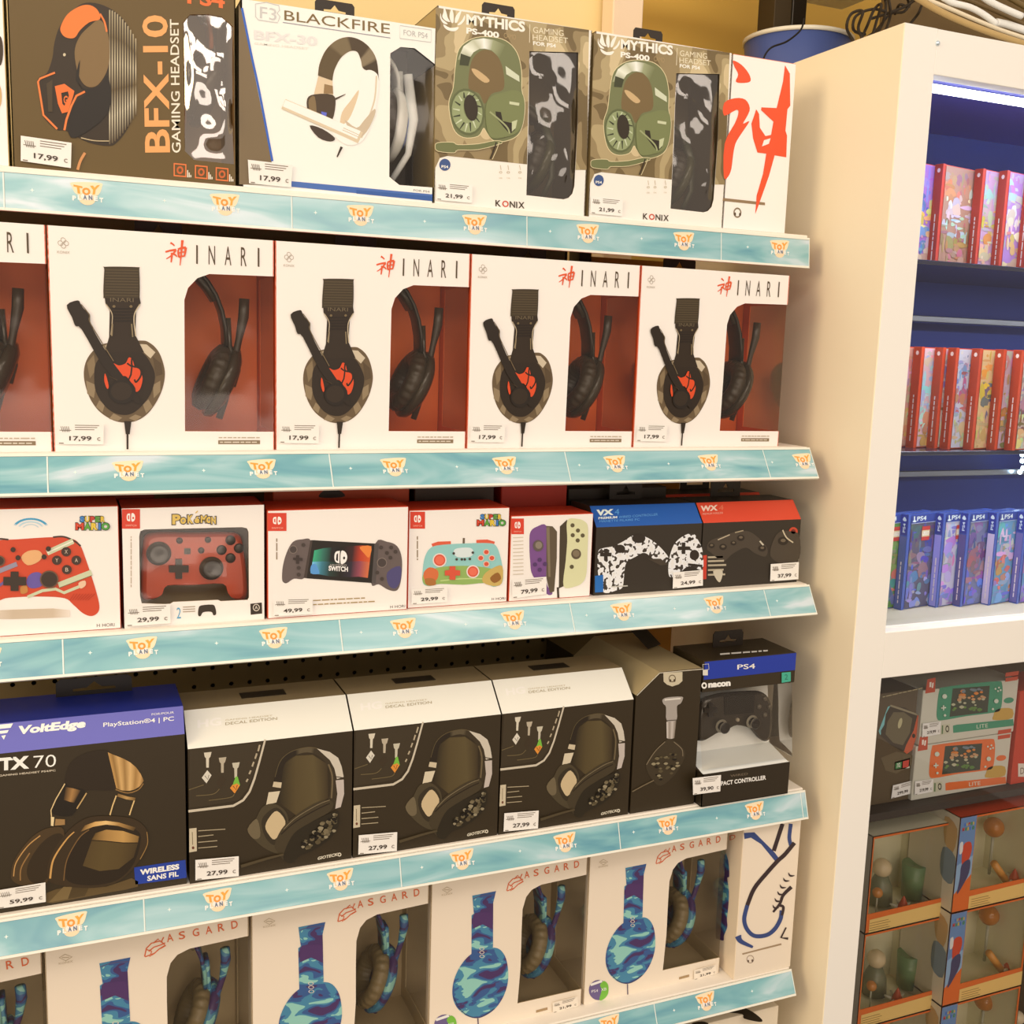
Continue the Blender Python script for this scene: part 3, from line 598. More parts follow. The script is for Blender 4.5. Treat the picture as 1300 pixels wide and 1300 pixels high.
A.line((70, 52, 34), 10, [(494, 496), (545, 472)], w2=3); A.line((56, 42, 30), 13, [(526, 735), (503, 786)], w2=6)
A.build('headset_picture', t)
sticker(t, K2, PN1, [(56, 800), (280, 826), (272, 938), (62, 918)], '17,99')
hang_tab(t, .302, Z1 + .1965, Y1 + .012, .045, .016)
m = headset(.337, Y1 + .05, Z1 + .008, .062, .172, .085, .044, 'white and blue headset inside the white box with a blue edge line', None, shell=(250, 240, 224), band=(250, 240, 224), pad=(66, 56, 46), mic=(244, 236, 220), micpath=[(.04, -.02, .02), (.058, -.024, .05), (.064, -.024, .09), (.056, -.024, .14)], accent=(40, 90, 180), tilt=.1)

# camouflage boxes
w_ = px2xz(K3, [(505, 976), (516, 620), (520, 256), (765, 262), (762, 600), (745, 930), (735, 968), (715, 990), (690, 997)], Y1)
myth = carton('headset_box', .4195, .6195, Y1, .10, Z1, Z1 + .222, 'camouflage headset box on the top shelf, the one beside the white and blue box', 'camouflage headset boxes', front=(250, 236, 214), side=(176, 146, 92), top=(150, 120, 74), inner=(110, 88, 56), win=w_)
xs = [a for a, b in w_]; zs = [b for a, b in w_]; film(myth, min(xs) - .003, max(xs) + .002, min(zs) - .003, max(zs) + .003, Y1 + .0013, mat='crumple')
A = Art(K3, PN1, base=.0002)
A.poly((170, 140, 92), [(52, 38), (818, 150), (806, 850), (750, 850), (762, 600), (765, 262), (520, 256), (508, 822), (110, 780), (72, 790), (45, 850)]); A.build('camouflage_print', myth, 'camo_tan')
A = Art(K3, PN1, base=.0004)
def outlined(A, pts, fill, w=7, n=4, line=(232, 210, 158)):
    s_ = spline(pts, True, n); A.line(line, w, s_, closed=True); A.poly(fill, s_)
outlined(A, [(118, 520), (140, 440), (150, 340), (170, 245), (235, 195), (320, 186), (400, 205), (455, 262), (478, 350), (480, 450), (496, 520), (486, 620), (455, 680), (392, 706), (338, 700), (306, 660), (290, 640), (262, 680), (190, 686), (140, 640)], (116, 118, 74))
A.spl((120, 96, 56), [(216, 442), (224, 330), (250, 275), (292, 250), (340, 262), (376, 310), (392, 380), (388, 448), (330, 470), (296, 520), (268, 468)], 4); A.spl((206, 170, 118), [(230, 345), (262, 352), (320, 400), (296, 414), (250, 380)], 3)
A.strip([(150, 150, 104), (240, 234, 206), (196, 192, 156), (248, 244, 224), (160, 160, 116), (120, 122, 78)], [(160, 300), (190, 232), (235, 200), (290, 192), (340, 200), (400, 225)], [(215, 300), (240, 262), (270, 245), (296, 244), (330, 252), (370, 290)])
A.poly((214, 212, 176), [(400, 330), (468, 380), (470, 410), (404, 372)]); A.poly((60, 62, 36), [(176, 268), (226, 286), (214, 330), (170, 326)])
A.ell((96, 100, 60), 208, 560, 86, 118, -.15); A.ell((150, 156, 106), 208, 560, 76, 106, -.15)
for k in range(16):
    a = 2 * math.pi * k / 16; A.line((52, 54, 32) if k % 2 else (206, 208, 166), 9, [(208 + 38 * math.cos(a), 552 + 66 * math.sin(a)), (208 + 72 * math.cos(a + .15), 560 + 100 * math.sin(a + .15))], w2=4)
A.ell((46, 36, 20), 226, 540, 34, 66, -.15)
A.spl((122, 126, 76), [(300, 530), (330, 482), (392, 462), (440, 452), (482, 470), (493, 530), (484, 615), (450, 668), (380, 690), (330, 690), (305, 640)], 4); A.poly((206, 204, 160), [(418, 508), (468, 516), (466, 530), (418, 522)])
A.poly((40, 32, 18), [(348, 558), (376, 562), (384, 606), (430, 616), (446, 650), (420, 672), (392, 640), (352, 592)]); A.poly((198, 198, 150), [(430, 610), (458, 600), (450, 640), (430, 660)]); A.line((160, 162, 110), 8, [(320, 560), (400, 630), (420, 670)], True)
outlined(A, [(48, 735), (60, 716), (135, 714), (160, 726), (260, 722), (345, 706), (380, 716), (260, 748), (160, 750), (140, 764), (62, 756)], (112, 114, 68), 6, 3)
A.line((50, 38, 22), 7, [(352, 712), (344, 740), (322, 796)], True); A.line((232, 210, 158), 3, [(366, 712), (356, 744), (332, 798)], True)
A.build('headset_picture', myth)
B = Art(K3, PN1, base=.0004); B.text('MYTHICS', (250, 238, 214), 204, 124, 498, 162, 54, .04); B.text('PS-400', (250, 238, 214), 204, 168, 368, 192, 31, .04); B.text('CAMO', (176, 146, 98), 392, 190, 452, 200, 26); B.build('title_lettering', myth)
B = Art(K3, PN1, base=.0004); W_ = (250, 238, 214)
for pts in ([(92, 30), (104, 60), (112, 90), (124, 110), (100, 104), (84, 84), (90, 60)], [(130, 44), (140, 70), (140, 112), (128, 112), (120, 80)], [(180, 50), (172, 80), (158, 112), (146, 112), (152, 80)], [(76, 66), (82, 94), (112, 120), (90, 118), (74, 92)], [(196, 76), (196, 100), (176, 124), (160, 124), (182, 102)], [(90, 122), (124, 140), (166, 136), (150, 156), (118, 154), (96, 140)]): B.spl(W_, pts, 3)
B.build('crown_emblem', myth)
B = Art(K3, PN1, base=.0004); c_ = (240, 222, 184); B.line(c_, 3, [(522, 122), (520, 214)]); B.text('GAMING', c_, 538, 164, 690, 182, 30); B.text('HEADSET', c_, 536, 200, 712, 218, 28); B.text('FOR PS4', (250, 238, 214), 538, 226, 652, 240, 20, .03); B.build('subtitle_lettering', myth)
B = Art(K3, PN1, base=.0004); B.ell((60, 84, 128), 97, 824, 28, 30); B.text('PS4', W_, 80, 840, 114, 842, 14, .02); B.build('platform_badge', myth)
B = Art(K3, PN1, base=.0004); g = (200, 180, 146)
for x in (374, 412, 470): B.line(g, 3, [(x, 826), (x + 4, 850)]); B.ell(g, x + 2, 862, 8, 6, hole=.6); B.text('OK', g, x - 6, 894, x + 12, 895, 7)
B.build('feature_icons', myth)
B = Art(K3, PN1, base=.0004)
for ch, x0, x1, c_ in (('K', 350, 378, (66, 50, 34)), ('O', 384, 416, (206, 72, 40)), ('N', 421, 448, (66, 50, 34)), ('I', 453, 459, (66, 50, 34)), ('X', 464, 495, (66, 50, 34))): B.text(ch, c_, x0, 1032 + (x0 - 350) * .08, x1, 1034 + (x0 - 350) * .08, 32, .02)
B.build('maker_lettering', myth)
sticker(myth, K3, PN1, [(50, 908), (232, 926), (230, 1016), (50, 1000)], '21,99', col=(250, 238, 218))
hang_tab(myth, .50, Z1 + .222, Y1 + .012, .042, .016)
mhs = headset(.532, Y1 + .05, Z1 + .008, .058, .13, .06, .04, 'dark headset inside the camouflage box beside the white and blue box', 'headsets inside the camouflage boxes', shell=(70, 66, 40), band=(60, 54, 34), pad=(50, 40, 26), mic=(60, 60, 40), micpath=[(.04, -.02, .01), (.052, -.024, .04), (.05, -.024, .08), (.04, -.024, .1)])
copy_tree(myth, myth.location + Vector((.205, 0, 0)), 'camouflage headset box touching the narrow box with a big red character')
copy_tree(mhs, mhs.location + Vector((.205, 0, 0)), 'dark headset inside the camouflage box touching the big red character box')
# narrow white box turned sideways
t = carton('headset_box', .8265, .9265, Y1, .20, Z1, Z1 + .222, 'narrow white box end with one big red brush character on the top shelf', 'headset boxes on the top shelf', front=(252, 240, 226), side=(250, 236, 220), top=(236, 120, 80))
A = Art(K4, PN1); R_ = (242, 84, 42)
A.spl(R_, [(750, 224), (792, 245), (828, 288), (838, 326), (806, 336), (764, 330), (776, 294), (758, 256)], 3)
A.spl(R_, [(706, 436), (762, 412), (812, 420), (834, 462), (822, 500), (800, 540), (832, 528), (790, 592), (762, 640), (750, 700), (742, 764), (726, 804), (704, 806), (708, 640), (758, 540), (776, 492), (768, 470), (706, 500)], 3)
A.poly(R_, [(1010, 248), (1034, 290), (1036, 450), (1022, 468), (1012, 575), (1020, 600), (1016, 708), (958, 698), (930, 800), (884, 930), (861, 992), (868, 900), (900, 790), (916, 690), (872, 684), (850, 612), (842, 540), (866, 468), (880, 492), (884, 560), (912, 602), (940, 596), (952, 530), (890, 472), (892, 458), (968, 462), (1000, 330)], [[(905, 622), (938, 612), (930, 640), (894, 654)]])
A.build('brush_character', t)
A = Art(K4, PN1); A.poly((150, 120, 84), [(700, 911), (910, 934), (910, 948), (698, 926)]); A.build('divider_bar', t)
A = Art(K4, PN1); A.ell((140, 118, 90), 772, 985, 20, 26, hole=.7); A.ell((90, 70, 50), 760, 992, 5, 9); A.ell((90, 70, 50), 785, 994, 5, 9); A.build('headphone_icon', t)
# ================================================================ row three: game controller boxes
def profile_box(m, x0, x1, prof, cols, end):      # prof: (y, z) outline, front-bottom first, going up; cols: one per edge
    n = len(prof); 
    for i in range(n):
        a, b = prof[i], prof[(i + 1) % n]; m.add([(x0, a[0], a[1]), (x1, a[0], a[1]), (x1, b[0], b[1]), (x0, b[0], b[1])], [(0, 1, 2, 3)], cols[i])
    m.add([(x0, y, z) for y, z in prof], [tuple(range(n))], end); m.add([(x1, y, z) for y, z in prof], [tuple(range(n))[::-1]], end); return m
def switch_mark(t, crop, p, x0, y0, x1, y1):
    A = Art(crop, p); A.rect((222, 64, 40), x0, y0, x1, y1); w, h = x1 - x0, y1 - y0; c = (252, 236, 216); cx = x0 + w * .5; cy = y0 + h * .42
    A.poly(c, spline([(cx - w * .05, cy - h * .2), (cx - w * .2, cy - h * .17), (cx - w * .24, cy), (cx - w * .2, cy + h * .17), (cx - w * .05, cy + h * .2)], False, 3), [[(cx - w * .1, cy - h * .12), (cx - w * .17, cy - h * .08), (cx - w * .17, cy + h * .08), (cx - w * .1, cy + h * .12)]])
    A.spl(c, [(cx + w * .03, cy - h * .2), (cx + w * .18, cy - h * .17), (cx + w * .23, cy), (cx + w * .18, cy + h * .17), (cx + w * .03, cy + h * .2)], 3); A.ell((222, 64, 40), cx + w * .12, cy + h * .03, w * .05, h * .06)
    A.text('SWITCH', (250, 190, 160), x0 + w * .2, y1 - h * .12, x0 + w * .8, y1 - h * .12, h * .09); A.build('platform_mark', t)
KA = (0, 600, 3.714); KB = (330, 600, 3.714); KC = (620, 600, 3.0233); Y3 = 1.195; Z3 = RZS[2]; PN3 = Vector((0, Y3, 0)); G3 = 'controller boxes on the third shelf'
def super_logo(A, x0, y0, s, sl):
    cs = [(60, 130, 190), (232, 190, 60), (206, 60, 40), (90, 150, 50), (232, 190, 60)]
    for i, ch in enumerate('SUPER'):
        x = x0 + (20 + 24 * i) * s; y = y0 + 34 * s - sl * i; A.text(ch, (60, 56, 44), x - 2 * s, y + 3 * s, x + 23 * s, y + 3 * s, 32 * s, .08); A.text(ch, cs[i], x, y, x + 20 * s, y, 26 * s, .06)
    cs = [(216, 66, 36), (96, 160, 50), (236, 196, 60), (60, 120, 180), (84, 160, 60)]; xs = (0, 40, 72, 106, 120); ws = (38, 30, 30, 10, 36)
    for i, ch in enumerate('MARIO'):
        x = x0 + xs[i] * s; y = y0 + 70 * s - sl * i; A.text(ch, (50, 54, 40), x - 2 * s, y + 3 * s, x + (ws[i] + 4) * s, y + 3 * s, 38 * s, .08); A.text(ch, cs[i], x, y, x + ws[i] * s, y, 32 * s, .06)
# left, cut off by the frame
t = carton('controller_box', -.108, .0575, Y3, .07, Z3, Z3 + .1345, 'white box with a big red game controller picture, cut off by the left edge', G3, top=(200, 60, 26), side=(206, 74, 40))
A = Art(KA, PN3); A.spl((210, 70, 36), [(-120, 330), (0, 318), (80, 314), (250, 304), (340, 312), (378, 342), (405, 410), (440, 515), (466, 610), (464, 655), (432, 676), (390, 662), (345, 622), (305, 592), (200, 584), (60, 588), (0, 602), (-80, 660), (-140, 560)], 4)
A.line((70, 50, 38), 8, [(250, 304), (300, 302), (350, 322), (380, 346)], True); A.line((70, 50, 38), 8, [(-40, 318), (0, 312), (40, 316)], True)
A.line((206, 204, 160), 26, [(222, 378), (345, 322)]); A.line((240, 232, 200), 6, [(222, 378), (345, 322)])
A.line((206, 204, 160), 26, [(276, 530), (432, 470)]); A.line((120, 110, 70), 3, [(276, 544), (434, 484)]); A.line((206, 204, 160), 14, [(130, 586), (200, 556), (262, 548), (302, 566), (390, 530)]); A.line((150, 140, 150), 22, [(-20, 470), (80, 430)]); A.line((110, 88, 140), 12, [(-20, 545), (40, 500)])
A.spl((232, 170, 110), [(100, 400), (130, 370), (180, 366), (200, 390), (180, 420), (130, 436)], 3); A.spl((104, 84, 150), [(132, 490), (160, 470), (194, 476), (200, 530), (150, 545), (126, 525)], 3); A.spl((236, 190, 150), [(370, 520), (400, 508), (404, 530), (380, 546)], 3); A.spl((200, 130, 60), [(96, 540), (124, 530), (130, 562), (100, 570)], 3)
for k in range(8): A.line((186, 56, 28), 3, [(330 + 12 * k, 600), (350 + 14 * k, 570)])
for x, y, ch in ((312, 372, 'X'), (268, 412, 'Y'), (360, 412, 'A'), (315, 456, 'B')): A.ell((66, 46, 34), x, y, 23, 22); A.text(ch, (216, 190, 160), x - 7, y + 9, x + 7, y + 9, 18)
for x, y, r in ((232, 502, 44), (-4, 415, 28)): A.ell((110, 76, 52), x, y, r, r - 2); A.ell((58, 42, 30), x, y, r - 6, r - 8)
for x, y in ((62, 362), (85, 400), (228, 358), (208, 396)): A.ell((60, 42, 30), x, y, 12, 12)
A.poly((56, 42, 30), [(50, 465), (88, 465), (88, 490), (124, 490), (124, 530), (88, 530), (88, 556), (50, 556), (50, 530), (16, 530), (16, 490), (50, 490)]); A.build('controller_picture', t)
A = Art(KA, PN3)
for k, (r, c_) in enumerate(((88, (70, 160, 190)), (64, (196, 216, 214)), (42, (200, 214, 210)))):
    o = [(145 + r * math.cos(a), 268 + r * .62 * math.sin(a)) for a in [math.pi * (1.12 + .76 * i / 12) for i in range(13)]]; A.strip([(232, 226, 212)] + [c_] * 11 + [(232, 226, 212)], o, [(145 + (x - 145) * .86, 268 + (y - 268) * .84) for x, y in o])
A.build('signal_arcs', t)
A = Art(KA, PN3); super_logo(A, 356, 198, 1.02, 0); A.build('title_lettering', t)
A = Art(KA, PN3); A.text('H HORI', (90, 80, 70), 456, 728, 540, 724, 15); A.build('maker_lettering', t)
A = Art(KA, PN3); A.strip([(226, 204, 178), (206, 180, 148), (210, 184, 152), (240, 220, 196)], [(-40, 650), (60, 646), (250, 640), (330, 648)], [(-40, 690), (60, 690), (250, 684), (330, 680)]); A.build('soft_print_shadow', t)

# red translucent controller in a windowed box
w_ = px2xz(KA, [(668, 616), (660, 580), (656, 300), (662, 276), (682, 268), (1140, 257), (1164, 262), (1172, 280), (1174, 588), (1168, 600), (1040, 606), (1028, 600), (816, 610), (800, 621)], Y3)
t = carton('controller_box', .0595, .2115, Y3, .07, Z3, Z3 + .131, 'white box whose rounded window shows a red controller, second on the third shelf', G3, top=(204, 60, 26), side=(206, 74, 40), inner=(196, 170, 130), win=w_)
xs = [a for a, b in w_]; zs = [b for a, b in w_]; film(t, min(xs) - .002, max(xs) + .002, min(zs) - .002, max(zs) + .002, Y3 + .0013)
switch_mark(t, KA, PN3, 575, 172, 660, 264)
A = Art(KA, PN3)
for i, ch in enumerate('PoKéMoN'):
    x = (812, 850, 884, 916, 946, 972, 996)[i]; w = (40, 28, 28, 26, 30, 26, 22)[i]; y = (244, 242, 240, 238, 236, 238, 242)[i]; h = (46, 30, 40, 30, 34, 30, 34)[i]
    A.text(ch, (70, 60, 60), x - 4, y + 4, x + w + 3, y + 3, h + 8, .09); A.text(ch, (226, 186, 90), x, y, x + w - 1, y - 1, h, .05)
A.line((226, 186, 90), 5, [(922, 190), (932, 180)]); A.build('title_lettering', t)
A = Art(KA, PN3); A.text('2', (90, 160, 186), 833, 688, 853, 687, 52, .0); A.build('number_print', t)
A = Art(KA, PN3)
for y in (634, 645, 656): A.line((170, 150, 120), 4, [(862, y), (920, y - 3)])
A.build('caption_print', t)
A = Art(KA, PN3); A.spl((56, 44, 32), [(934, 672), (936, 640), (948, 626), (1000, 622), (1014, 634), (1019, 666), (1006, 672), (996, 656), (958, 658), (946, 676)], 3); A.build('pad_icon', t)
A = Art(KA, PN3); A.poly((52, 40, 30), [(1180, 618), (1234, 612), (1236, 664), (1182, 670)]); A.ell((236, 216, 190), 1208, 636, 16, 17, hole=.8); A.text('A', (236, 216, 190), 1201, 644, 1215, 643, 16); A.build('maker_badge', t)
A = Art(KA, PN3); A.bars((190, 168, 138), 618, 540, 618, 300, 8); A.build('edge_lettering', t)
sticker(t, KA, PN3, [(592, 628), (803, 616), (803, 708), (592, 724)], '29,99')
def gamepad(Y, crop, outline, label, body, btn, name='game_controller', mat='gloss', dy=.022, group=None, sticks=(), rounds=(), dpad=None, extras=(), rim=(80, 64, 46)):
    pts = px2xz(crop, spline(outline, True, 3), Y); cx = sum(a for a, b in pts) / len(pts); zb = min(b for a, b in pts)
    t = thing(name, (cx, Y, zb), label, 'controller', group); n = len(pts); zc = sum(b for a, b in pts) / n
    m = MB(); rows = []
    for k, (q, d) in enumerate(((.90, 0), (.965, .0015), (1, .006), (1, dy - .006), (.94, dy))): rows.append([(cx + (a - cx) * q, Y + d, zc + (b - zc) * q) for a, b in pts])
    vs = [v for r in rows for v in r]; m.add(vs, [(k * n + i, k * n + (i + 1) % n, (k + 1) * n + (i + 1) % n, (k + 1) * n + i) for k in range(4) for i in range(n)], P(*body), True)
    tri = tessellate_polygon([[Vector((a, c, 0)) for a, b, c in rows[0]]]); m.add(rows[0], [x for x in tri], P(*body)); m.add(rows[-1], [x for x in tri], P(*body)); part(m, 'body', mat, t)
    for x, y, r in sticks:
        c = atY(crop[0] + x / crop[2], crop[1] + y / crop[2], Y); r *= Y / F / crop[2] * 1.1
        part(MB().lathe([(r * 1.15, 0), (r * 1.2, .002), (r * .8, .003), (r * .6, .008), (r * 1.0, .0095), (r * 1.0, .0115), (r * .75, .012), (0, .0105)], c + Vector((0, .0005, 0)), (0, -1, 0), P(*btn), 20, cols=[P(*btn), P(*rim), P(*btn), P(*btn), P(*rim), P(*btn), P(*btn)]), 'thumbstick', 'gloss', t)  # lighter rim rings paint a glint on the stick tops
    for x, y, r, col in rounds:
        c = atY(crop[0] + x / crop[2], crop[1] + y / crop[2], Y); r *= Y / F / crop[2] * 1.1
        part(MB().lathe([(r, 0), (r, .002), (r * .8, .003), (0, .003)], c, (0, -1, 0), P(*col), 14), 'button', 'plastic', t)
    if dpad:
        x, y, r = dpad; s = .34; o = [(x - r * s, y - r), (x + r * s, y - r), (x + r * s, y - r * s), (x + r, y - r * s), (x + r, y + r * s), (x + r * s, y + r * s), (x + r * s, y + r), (x - r * s, y + r), (x - r * s, y + r * s), (x - r, y + r * s), (x - r, y - r * s), (x - r * s, y - r * s)]
        part(MB().prism(px2xz(crop, o, Y), Y - .0035, Y, P(*btn)), 'direction_pad', 'plastic', t)
    for nm, col, o in extras: part(MB().prism(px2xz(crop, o, Y), Y - .0012, Y + .001, P(*col)), nm, mat, t)
    return t
DK = (44, 34, 24)
gamepad(1.213, KA, [(690, 300), (760, 286), (905, 288), (1060, 286), (1130, 296), (1150, 350), (1166, 470), (1168, 590), (1120, 606), (1092, 580), (1064, 530), (905, 536), (775, 540), (745, 590), (700, 606), (668, 590), (668, 470), (676, 350)], 'red translucent game controller behind the rounded window of the white box', (206, 70, 30), DK,
    sticks=((748, 380, 42), (996, 450, 42)), rounds=((1086, 318, 21, DK), (1044, 364, 21, DK), (1126, 356, 21, DK), (1086, 402, 21, DK), (846, 320, 13, DK), (980, 316, 13, DK), (948, 366, 13, DK)), dpad=(842, 452, 46), extras=(('home_button', DK, [(868, 356), (898, 356), (898, 384), (868, 384)]),))
# handheld grips box
t = carton('controller_box', .2135, .3785, Y3 - .002, .07, Z3, Z3 + .125, 'white box picturing a dark grey handheld with a glowing screen, third shelf', G3, top=(204, 60, 26), side=(206, 74, 40))
PP = Vector((0, Y3 - .002, 0)); switch_mark(t, KB, PP, 38, 190, 125, 275)
A = Art(KB, PP); GR = (104, 88, 80)
A.spl(GR, [(104, 500), (108, 440), (126, 376), (156, 326), (200, 314), (238, 320), (226, 420), (208, 497), (160, 500), (128, 520), (112, 518)], 4); A.spl(GR, [(545, 332), (600, 326), (646, 346), (668, 400), (668, 480), (656, 540), (636, 558), (600, 550), (560, 526), (524, 520)], 4)
A.spl((80, 72, 110), [(600, 470), (660, 440), (664, 500), (640, 545), (606, 530)], 3)
A.poly((70, 56, 48), [(238, 318), (260, 318), (226, 498), (206, 496)]); A.poly((34, 28, 22), [(248, 318), (540, 334), (526, 520), (220, 498)]); A.poly((84, 74, 68), [(540, 334), (560, 333), (545, 522), (526, 520)])
top_ = [(256, 366), (300, 356), (340, 352), (390, 348), (440, 345), (480, 343), (526, 346)]; bot_ = [(238, 474), (285, 480), (325, 488), (375, 492), (425, 492), (465, 490), (508, 496)]
mid_ = [((a[0] + b[0]) / 2, (a[1] + b[1]) / 2) for a, b in zip(top_, bot_)]
A.strip([(60, 170, 120), (50, 110, 90), (30, 30, 30), (26, 22, 18), (60, 30, 30), (190, 60, 36), (216, 90, 40)], top_, mid_); A.strip([(120, 196, 220), (60, 120, 130), (40, 60, 50), (30, 26, 20), (50, 40, 50), (150, 70, 80), (216, 110, 60)], mid_, bot_)
A.spl((90, 150, 200), [(240, 440), (262, 430), (280, 470), (270, 478), (240, 474)], 3); A.spl((236, 130, 56), [(470, 350), (524, 347), (514, 400), (490, 380)], 3); A.spl((226, 200, 190), [(440, 440), (490, 400), (500, 450), (460, 470)], 3) if False else None
c = (250, 236, 220); A.poly(c, spline([(376, 368), (356, 374), (350, 398), (356, 420), (374, 428)], False, 3), [[(368, 378), (360, 386), (358, 412), (367, 418)]]); A.spl(c, [(382, 370), (402, 374), (411, 398), (402, 422), (380, 428)], 3); A.ell((34, 28, 22), 396, 402, 5, 7); A.ell((34, 28, 22), 364, 388, 0.1, 0.1)
A.text('SWITCH', c, 323, 462, 414, 467, 24, .04); A.text('NINTENDO', (200, 184, 168), 330, 438, 408, 440, 8)
for x, y, r in ((156, 362, 20), (574, 424, 24)): A.ell((130, 112, 98), x, y, r, r); A.ell((72, 60, 54), x, y, r - 4, r - 4)
for x, y in ((598, 378), (638, 372), (614, 400), (618, 352), (570, 352), (552, 470), (574, 500), (204, 340), (182, 448), (182, 480)): A.ell((70, 58, 50), x, y, 9, 9)
A.poly((60, 48, 42), [(170, 388), (184, 388), (184, 400), (200, 402), (200, 414), (184, 414), (184, 428), (170, 428), (170, 412), (156, 410), (156, 400), (170, 400)]); A.build('handheld_picture', t)
A = Art(KB, PP); A.bars((170, 140, 84), 250, 603, 500, 590, 9, 2); A.bars((170, 140, 84), 250, 622, 540, 606, 9, 3); A.build('caption_lettering', t)
A = Art(KB, PP); A.text('H HORI', (90, 80, 70), 614, 640, 684, 635, 13); A.build('maker_lettering', t); A = Art(KB, PP); A.bars((150, 126, 96), 79, 310, 79, 420, 10); A.build('edge_lettering', t)
sticker(t, KB, PP, [(62, 592), (246, 588), (246, 664), (60, 676)], '49,99')
# small turquoise pad box
t = carton('controller_box', .3800, .5095, Y3 + .002, .07, Z3, Z3 + .1195, 'small white box picturing a turquoise and green pad with red buttons', G3, top=(204, 60, 26), side=(206, 74, 40))
PP = Vector((0, Y3 + .002, 0)); switch_mark(t, KB, PP, 708, 184, 778, 264)
A = Art(KB, PP); A.line((226, 92, 60), 22, [(812, 346), (840, 336), (900, 334)]); A.line((226, 92, 60), 22, [(1020, 328), (1070, 326), (1104, 336)]); A.line((110, 90, 66), 10, [(960, 334), (961, 308)])
A.spl((150, 200, 186), [(768, 450), (780, 390), (808, 352), (860, 340), (960, 334), (1070, 332), (1112, 344), (1134, 400), (1146, 470), (1140, 520), (1100, 538), (1060, 520), (960, 528), (850, 524), (800, 534), (768, 520)], 4)
A.spl((150, 176, 90), [(770, 480), (830, 450), (900, 440), (1000, 440), (1080, 450), (1140, 470), (1138, 520), (1100, 536), (1060, 520), (960, 528), (850, 524), (800, 534), (770, 520)], 3); A.line((196, 210, 130), 5, [(850, 510), (950, 500), (1060, 500)], True)
A.spl((216, 110, 60), [(772, 470), (800, 446), (838, 462), (836, 500), (806, 520), (776, 506)], 3); A.spl((176, 110, 50), [(778, 500), (820, 500), (828, 528), (786, 530)], 3); A.spl((206, 170, 90), [(1056, 480), (1096, 450), (1142, 440), (1140, 520), (1100, 534), (1050, 516)], 3); A.spl((150, 96, 40), [(1084, 496), (1120, 470), (1136, 500), (1104, 520)], 3)
A.spl((222, 226, 214), [(912, 372), (930, 356), (990, 354), (1006, 374), (990, 396), (930, 398)], 3)
R2 = (220, 84, 56)
for x, y, r in ((846, 412, 33), (1003, 466, 31)): A.ell((236, 216, 196), x, y, r, r); A.ell(R2, x, y, r - 6, r - 6); A.ell((236, 110, 80), x, y, r - 12, r - 12)
for x, y in ((1066, 374), (1040, 402), (1092, 402), (1066, 430)): A.ell((236, 200, 170), x, y, 15, 14); A.ell(R2, x, y, 11, 10)
for x, y in ((912, 380), (926, 408), (1002, 376), (988, 406), (950, 408), (964, 408)): A.ell((70, 60, 50), x, y, 6, 6)
A.poly(R2, [(892, 440), (920, 440), (920, 458), (942, 460), (942, 484), (920, 484), (920, 504), (892, 504), (892, 484), (870, 484), (870, 460), (892, 458)]); A.build('controller_picture', t)
A = Art(KB, PP); super_logo(A, 1022, 190, .86, 0); A.build('title_lettering', t); A = Art(KB, PP); A.text('H HORI', (90, 80, 70), 1092, 602, 1156, 598, 12); A.build('maker_lettering', t)
A = Art(KB, PP); A.bars((150, 126, 96), 742, 300, 742, 412, 10); A.build('edge_lettering', t)
sticker(t, KB, PP, [(712, 546), (882, 536), (880, 608), (712, 620)], '29,99')
# pair of small controllers
t = carton('controller_box', .5115, .6255, Y3 + .002, .066, Z3, Z3 + .1085, 'small white box picturing one purple and one cream controller half', G3, top=(214, 62, 30), side=(206, 74, 40))
A = Art(KC, PP); switch_mark(t, KC, PP, 88, 176, 136, 236)
A.spl((124, 78, 130), [(157, 262), (162, 226), (184, 208), (222, 204), (226, 300), (222, 420), (246, 462), (222, 464), (170, 395), (160, 340)], 4); A.poly((96, 80, 58), [(222, 204), (246, 206), (263, 226), (262, 330), (252, 456), (236, 462), (222, 400)]); A.poly((130, 112, 84), [(222, 210), (234, 208), (238, 400), (230, 400)])
A.poly((72, 60, 42), [(274, 206), (302, 180), (302, 300), (288, 436), (270, 444)]); A.line((60, 46, 32), 8, [(266, 440), (268, 480)])
A.spl((222, 214, 160), [(302, 184), (340, 177), (370, 188), (382, 214), (380, 300), (376, 384), (362, 420), (334, 436), (288, 436), (296, 340), (302, 260)], 4)
for x, y in ((343, 222), (323, 240), (361, 241), (342, 260), (322, 202)): A.ell((96, 84, 56), x, y, 8, 8)
A.ell((96, 80, 58), 336, 312, 19, 20); A.ell((130, 112, 84), 336, 310, 13, 13); A.ell((96, 84, 56), 319, 361, 8, 8)
A.ell((100, 84, 76), 190, 280, 20, 22); A.ell((140, 124, 104), 192, 278, 13, 14)
for x, y in ((196, 334), (178, 352), (216, 350), (196, 372)): A.ell((86, 56, 96), x, y, 8, 8)
A.build('controller_picture', t)
A = Art(KC, PP)
for y in range(250, 400, 14): A.line((214, 194, 164), 3, [(94, y), (134, y - 2)])
A.build('caption_print', t); sticker(t, KC, PP, [(88, 408), (220, 398), (220, 464), (88, 482)], '79,99')
